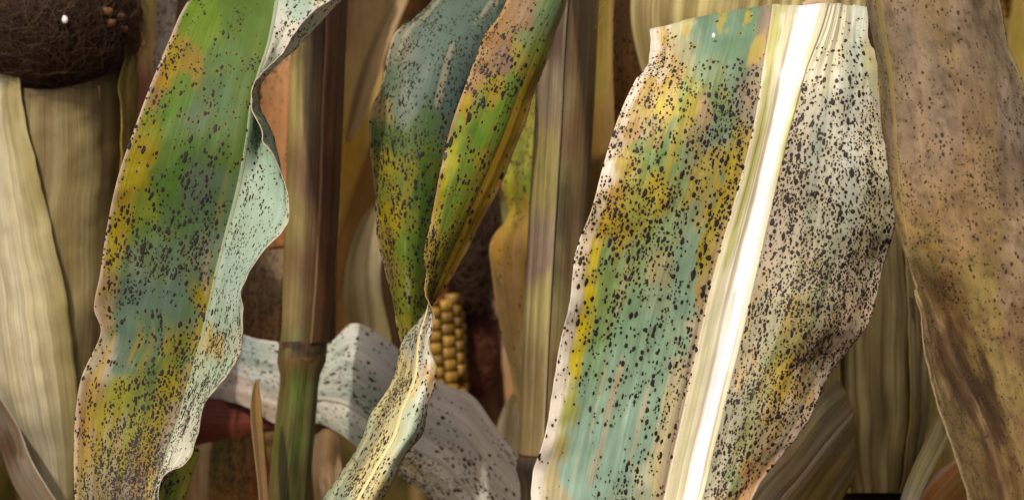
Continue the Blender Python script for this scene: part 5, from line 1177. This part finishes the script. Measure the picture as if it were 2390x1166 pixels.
add_leaf(pI, ribbon([(430,-160,1.05,40,0),(425,0,1.05,42,0),(420,120,1.05,40,0),(410,300,1.05,30,0)], K=5), dry_paint([(425,20,'#8f7050'),(420,80,'#7a5a40')]), NV=30, NU=20, mat=M_DRY, label='brown-tan blade behind the broad green leaf', seed=163)

# plant with a golden ear far right
pJ = plant('corn plant with a golden ear and straw blades beyond the dead leaf', 2480, 1.25)
stalk(pJ, [(2480,-140,1.25,38),(2480,300,1.25,38),(2480,800,1.25,40),(2480,1220,1.25,40)], [(2480,300,'#8a6c3c'),(2480,900,'#6c5632')], nodes=[(250,1.25),(980,1.25)])
eJ = part_empty('ear', pJ, 'golden ear with open husk beyond the dead leaf')
A, B = P(2385, 330, 1.2), P(2355, -120, 1.2)
profJ = [(0, .010), (.2, .018), (.5, .022), (.8, .020), (1, .010)]
husk(eJ, pJ[1], A, B, profJ, -130, 130, husk_paint(('#b0964a', '#8a7038'), (('#6e5430', .5, 200),)), t1=.62, seed=171)
tube('cob', np.linspace(A + (B - A) * .3, B, 12), np.array([.015,.016,.016,.016,.016,.0155,.015,.014,.013,.011,.008,.004]), M_COB, eJ, pJ[1], '#6d3a22', 16)
axJ = B - A; axJn = axJ / np.linalg.norm(axJ)
for ci in range(14):
    ph = (ci + .5) / 14 * 2 * math.pi
    out = np.array((math.sin(ph), -math.cos(ph), 0))
    if math.cos(ph) < -.1: continue
    for ri in range(8):
        kernel(eJ, pJ[1], A + axJ * (.60 + ri * .042) + out * .0165, out, axJn, .0074, .006, .008)
tube('shank', np.linspace(A, P(2480, 520, 1.25), 10), .007, M_STALK, eJ, pJ[1], '#7a6434')
add_leaf(pJ, ribbon([(2420,-160,1.15,34,0),(2405,0,1.14,40,0),(2392,140,1.14,44,0),(2395,300,1.14,40,0),(2410,500,1.14,24,0)], K=5), dry_paint([(2380,100,'#a58a44'),(2385,200,'#b0944c')]), NV=40, NU=20, mat=M_DRY, label='golden blade tip beyond the dead leaf', seed=172)
# ------------------------------------------------------------------ rows of dry corn behind
def world_ribbon(pts, wid, side, droop_v, NU=7):
    pts = np.array(pts); n = len(pts)
    t = np.gradient(pts, axis=0); t /= np.linalg.norm(t, axis=1, keepdims=True)
    sd = np.broadcast_to(np.array(side, float), pts.shape)
    sd = sd - t * (sd * t).sum(1, keepdims=True); sd /= np.linalg.norm(sd, axis=1, keepdims=True)
    nm = np.cross(t, sd)
    u = np.linspace(-1, 1, NU)
    w = np.asarray(wid)[:, None]
    return pts[:, None] + sd[:, None] * (w * u[None])[..., None] + nm[:, None] * (w * droop_v * np.abs(u)[None] ** 1.4)[..., None]

def proto_leaf(h, az, length, width, lift, seed, hexes):
    rng = np.random.default_rng(seed)
    n = 26
    s = np.linspace(0, 1, n)
    ang = lift - (lift + R(60 + 35 * rng.random())) * sstep(0.05, 0.75 + 0.2 * rng.random(), s)
    dr = np.stack((np.cos(ang), np.sin(ang)), -1)
    p2 = np.concatenate(([[0.006, h]], [0.006, h] + np.cumsum(dr[:-1] * length / (n - 1), axis=0)))
    a2 = az + (fbm(s * 2, s * 0, seed) - .5) * 1.4
    pts = np.stack((p2[:, 0] * np.cos(a2), p2[:, 0] * np.sin(a2), p2[:, 1]), -1)
    wd = width * (np.clip(s / 0.12, 0.35, 1)) * np.clip((1.02 - s) / 0.55, 0, 1) ** 0.8
    tw = (fbm(s * 2.5, s * 0, seed + 7) - .5) * 3.0 * s
    side = np.stack((-np.sin(az + 0 * s), np.cos(az + 0 * s), tw), -1)
    G = world_ribbon(pts, np.maximum(wd, .001), side, .45 + .3 * rng.random())
    U, V = np.meshgrid(np.linspace(0, 1, G.shape[1]), s * length)
    G = G + normals(G) * ((fbm(V * 30, U * 3, seed + 2) - .5) * .012 * np.abs(2 * U - 1))[..., None]
    nz = fbm(U * 3, V * 9, seed + 4)
    col = mix(np.broadcast_to(lin(hexes[0]), G.shape), lin(hexes[1]), sstep(.3, .7, nz))
    n2 = fbm(U * 40, V * 60, seed + 5, 3)
    col = mix(col, lin('#3c2a1c'), sstep(.66, .74, n2) * .7)
    return G, col, np.stack((U * width * 2, V), -1)

PAL = [('#a88a58', '#8a6a3c'), ('#b59a64', '#9c7c48'), ('#8f7044', '#6e5030'), ('#9c8a4c', '#7a7438'), ('#a8744a', '#8a6a40'), ('#bca878', '#9c8458')]
def field_plant(seed, one_mesh=False):
    rng = np.random.default_rng(seed)
    hgt = 2.0 + .25 * rng.random()
    zt = np.linspace(-.05, hgt, 90); th = np.arange(12) / 12 * 2 * math.pi
    r = .0125 * (1 - .7 * np.clip(zt / hgt, 0, 1) ** 2)
    for z in np.arange(.12, hgt, .17): r = r * (1 + .15 * np.exp(-((zt - z) / .008) ** 2))
    wob = .012 * np.sin(zt * 2 + seed)
    G = np.stack((wob[:, None] + r[:, None] * np.cos(th), r[:, None] * np.sin(th) + 0 * zt[:, None], zt[:, None] + 0 * th), -1)
    U, V = np.meshgrid(th / 6.283, zt)
    col = mix(np.broadcast_to(lin('#8a7044'), G.shape), lin('#5e4a2c'), fbm(U * 20, V * 6, seed))
    parts = [('stalk', G, col, np.stack((U * .07, V), -1), M_STALK, True)]
    az0 = rng.random() * 6.28
    k = 0
    for z in np.arange(.46, hgt - .1, .17):
        az = az0 + (k % 2) * math.pi + rng.normal() * .5
        G, col, uv = proto_leaf(z, az, .55 + .25 * rng.random(), .030 + .014 * rng.random(), R(55 + 20 * rng.random()), seed * 50 + k, PAL[int(rng.integers(len(PAL)))])
        parts.append(('leaf', G, col, uv, M_DRY, False)); k += 1
    root = bpy.data.objects.new('corn_plant', None)
    root.empty_display_size = .05
    if one_mesh:
        vs_, fs_, cs_, us_, off = [], [], [], [], 0
        for nm, G, col, uv, mt, wrap in parts:
            vs_.append(G.reshape(-1, 3)); cs_.append(np.asarray(col).reshape(-1, 3)); us_.append(uv.reshape(-1, 2))
            fs_.append(grid_faces(G.shape[0], G.shape[1], wrap) + off); off += G.shape[0] * G.shape[1]
        q = np.concatenate(fs_)
        ob = link_mesh('corn_plant', np.concatenate(vs_), q.ravel(), np.full(len(q), 4), M_DRY, None)
        set_col_uv(ob, np.concatenate(cs_), np.concatenate(us_))
        return ob, []
    C.objects.link(root)
    kids = [grid_obj(nm, G, np.asarray(col), uv, mt, root, np.zeros(3), 0, wrap) for nm, G, col, uv, mt, wrap in parts]
    return root, kids

def put(proto, kids, first, loc, rz, sc, label, group):
    if first:
        r = proto
    else:
        r = proto.copy(); C.objects.link(r)
        for c in kids:
            k = c.copy(); k.parent = r; C.objects.link(k)
    r.location = loc; r.rotation_euler = (0, 0, rz); r.scale = (sc,) * 3
    r['label'] = label; r['category'] = 'corn plant'; r['group'] = group
    return r

near = [field_plant(300 + i) for i in range(4)]
far = [field_plant(400 + i, True) for i in range(4)]
used = set(); cnt = 0
rg = np.random.default_rng(77)
for row, y in enumerate((1.62, 2.36, 3.1, 3.85, 4.6, 5.35)):
    hw = .27 * y + .42
    xs = np.arange(-hw, hw, .19 if row < 2 else .23)
    for x in xs:
        bank = near if row == 0 else far
        i = cnt % 4; cnt += 1; key = (row == 0, i)
        put(bank[i][0], bank[i][1], key not in used, (x + rg.normal() * .02, y + rg.normal() * .04, 0), rg.random() * 6.28, .92 + .16 * rg.random(),
            'dry tan corn plant standing in the blurred rows behind' if row == 0 else 'dry corn plant deep in the field, lost in the blurred rows', 'corn plants in the second row' if row == 0 else 'corn plants in the far rows')
        used.add(key)

# ------------------------------------------------------------------ unseen leaves of the nearest plants, added above view to shade ear and background
def upper(pl, specs, seed):
    o, base = pl
    zz, xy = STK[o.name]
    for k, (z, az, ln, wd, lift) in enumerate(specs):
        G, col, uv = proto_leaf(z, R(az), ln, wd, R(lift), seed + k, PAL[(seed + k) % len(PAL)])
        G = G + np.array((np.interp(z, zz, xy[:, 0]), np.interp(z, zz, xy[:, 1]), 0.0))
        grid_obj('leaf', G, np.asarray(col), uv, M_DRY, o, base, 0.0003)
upper(pE, [(1.40, -114, .62, .05, 62), (1.52, 150, .6, .04, 60), (1.68, -20, .6, .042, 50), (1.84, 160, .5, .04, 55), (1.98, 10, .5, .035, 55)], 500)  # first leaf aimed between the sun and the silk-capped ear to shade it
upper(pA, [(1.50, 160, .6, .042, 62), (1.66, 20, .6, .042, 60), (1.82, 175, .5, .04, 55), (1.98, -5, .5, .035, 55)], 520)
upper(pI, [(1.55, 100, .6, .045, 55), (1.72, 200, .6, .045, 60)], 540)
upper(pG, [(1.55, 40, .6, .045, 55), (1.75, 150, .6, .045, 60)], 560)
upper(pB, [(1.55, 25, .6, .045, 62), (1.72, 200, .5, .045, 60), (1.9, 10, .5, .04, 55)], 580)
upper(pF, [(1.45, 170, .6, .045, 55), (1.60, 10, .6, .045, 60), (1.76, 150, .6, .045, 55), (1.92, 0, .5, .04, 55)], 600)
upper(pC, [(1.5, 100, .6, .045, 60), (1.68, 20, .6, .045, 60), (1.85, 170, .5, .045, 55)], 620)
upper(pH, [(1.45, 70, .6, .045, 55), (1.62, 180, .6, .045, 60), (1.8, 10, .6, .045, 55)], 640)
upper(pJ, [(1.45, 170, .6, .045, 55), (1.62, 0, .6, .045, 60), (1.8, 190, .6, .045, 55)], 660)
upper(pD, [(1.5, 60, .6, .045, 60), (1.68, 200, .6, .045, 60), (1.85, 20, .5, .045, 55)], 680)
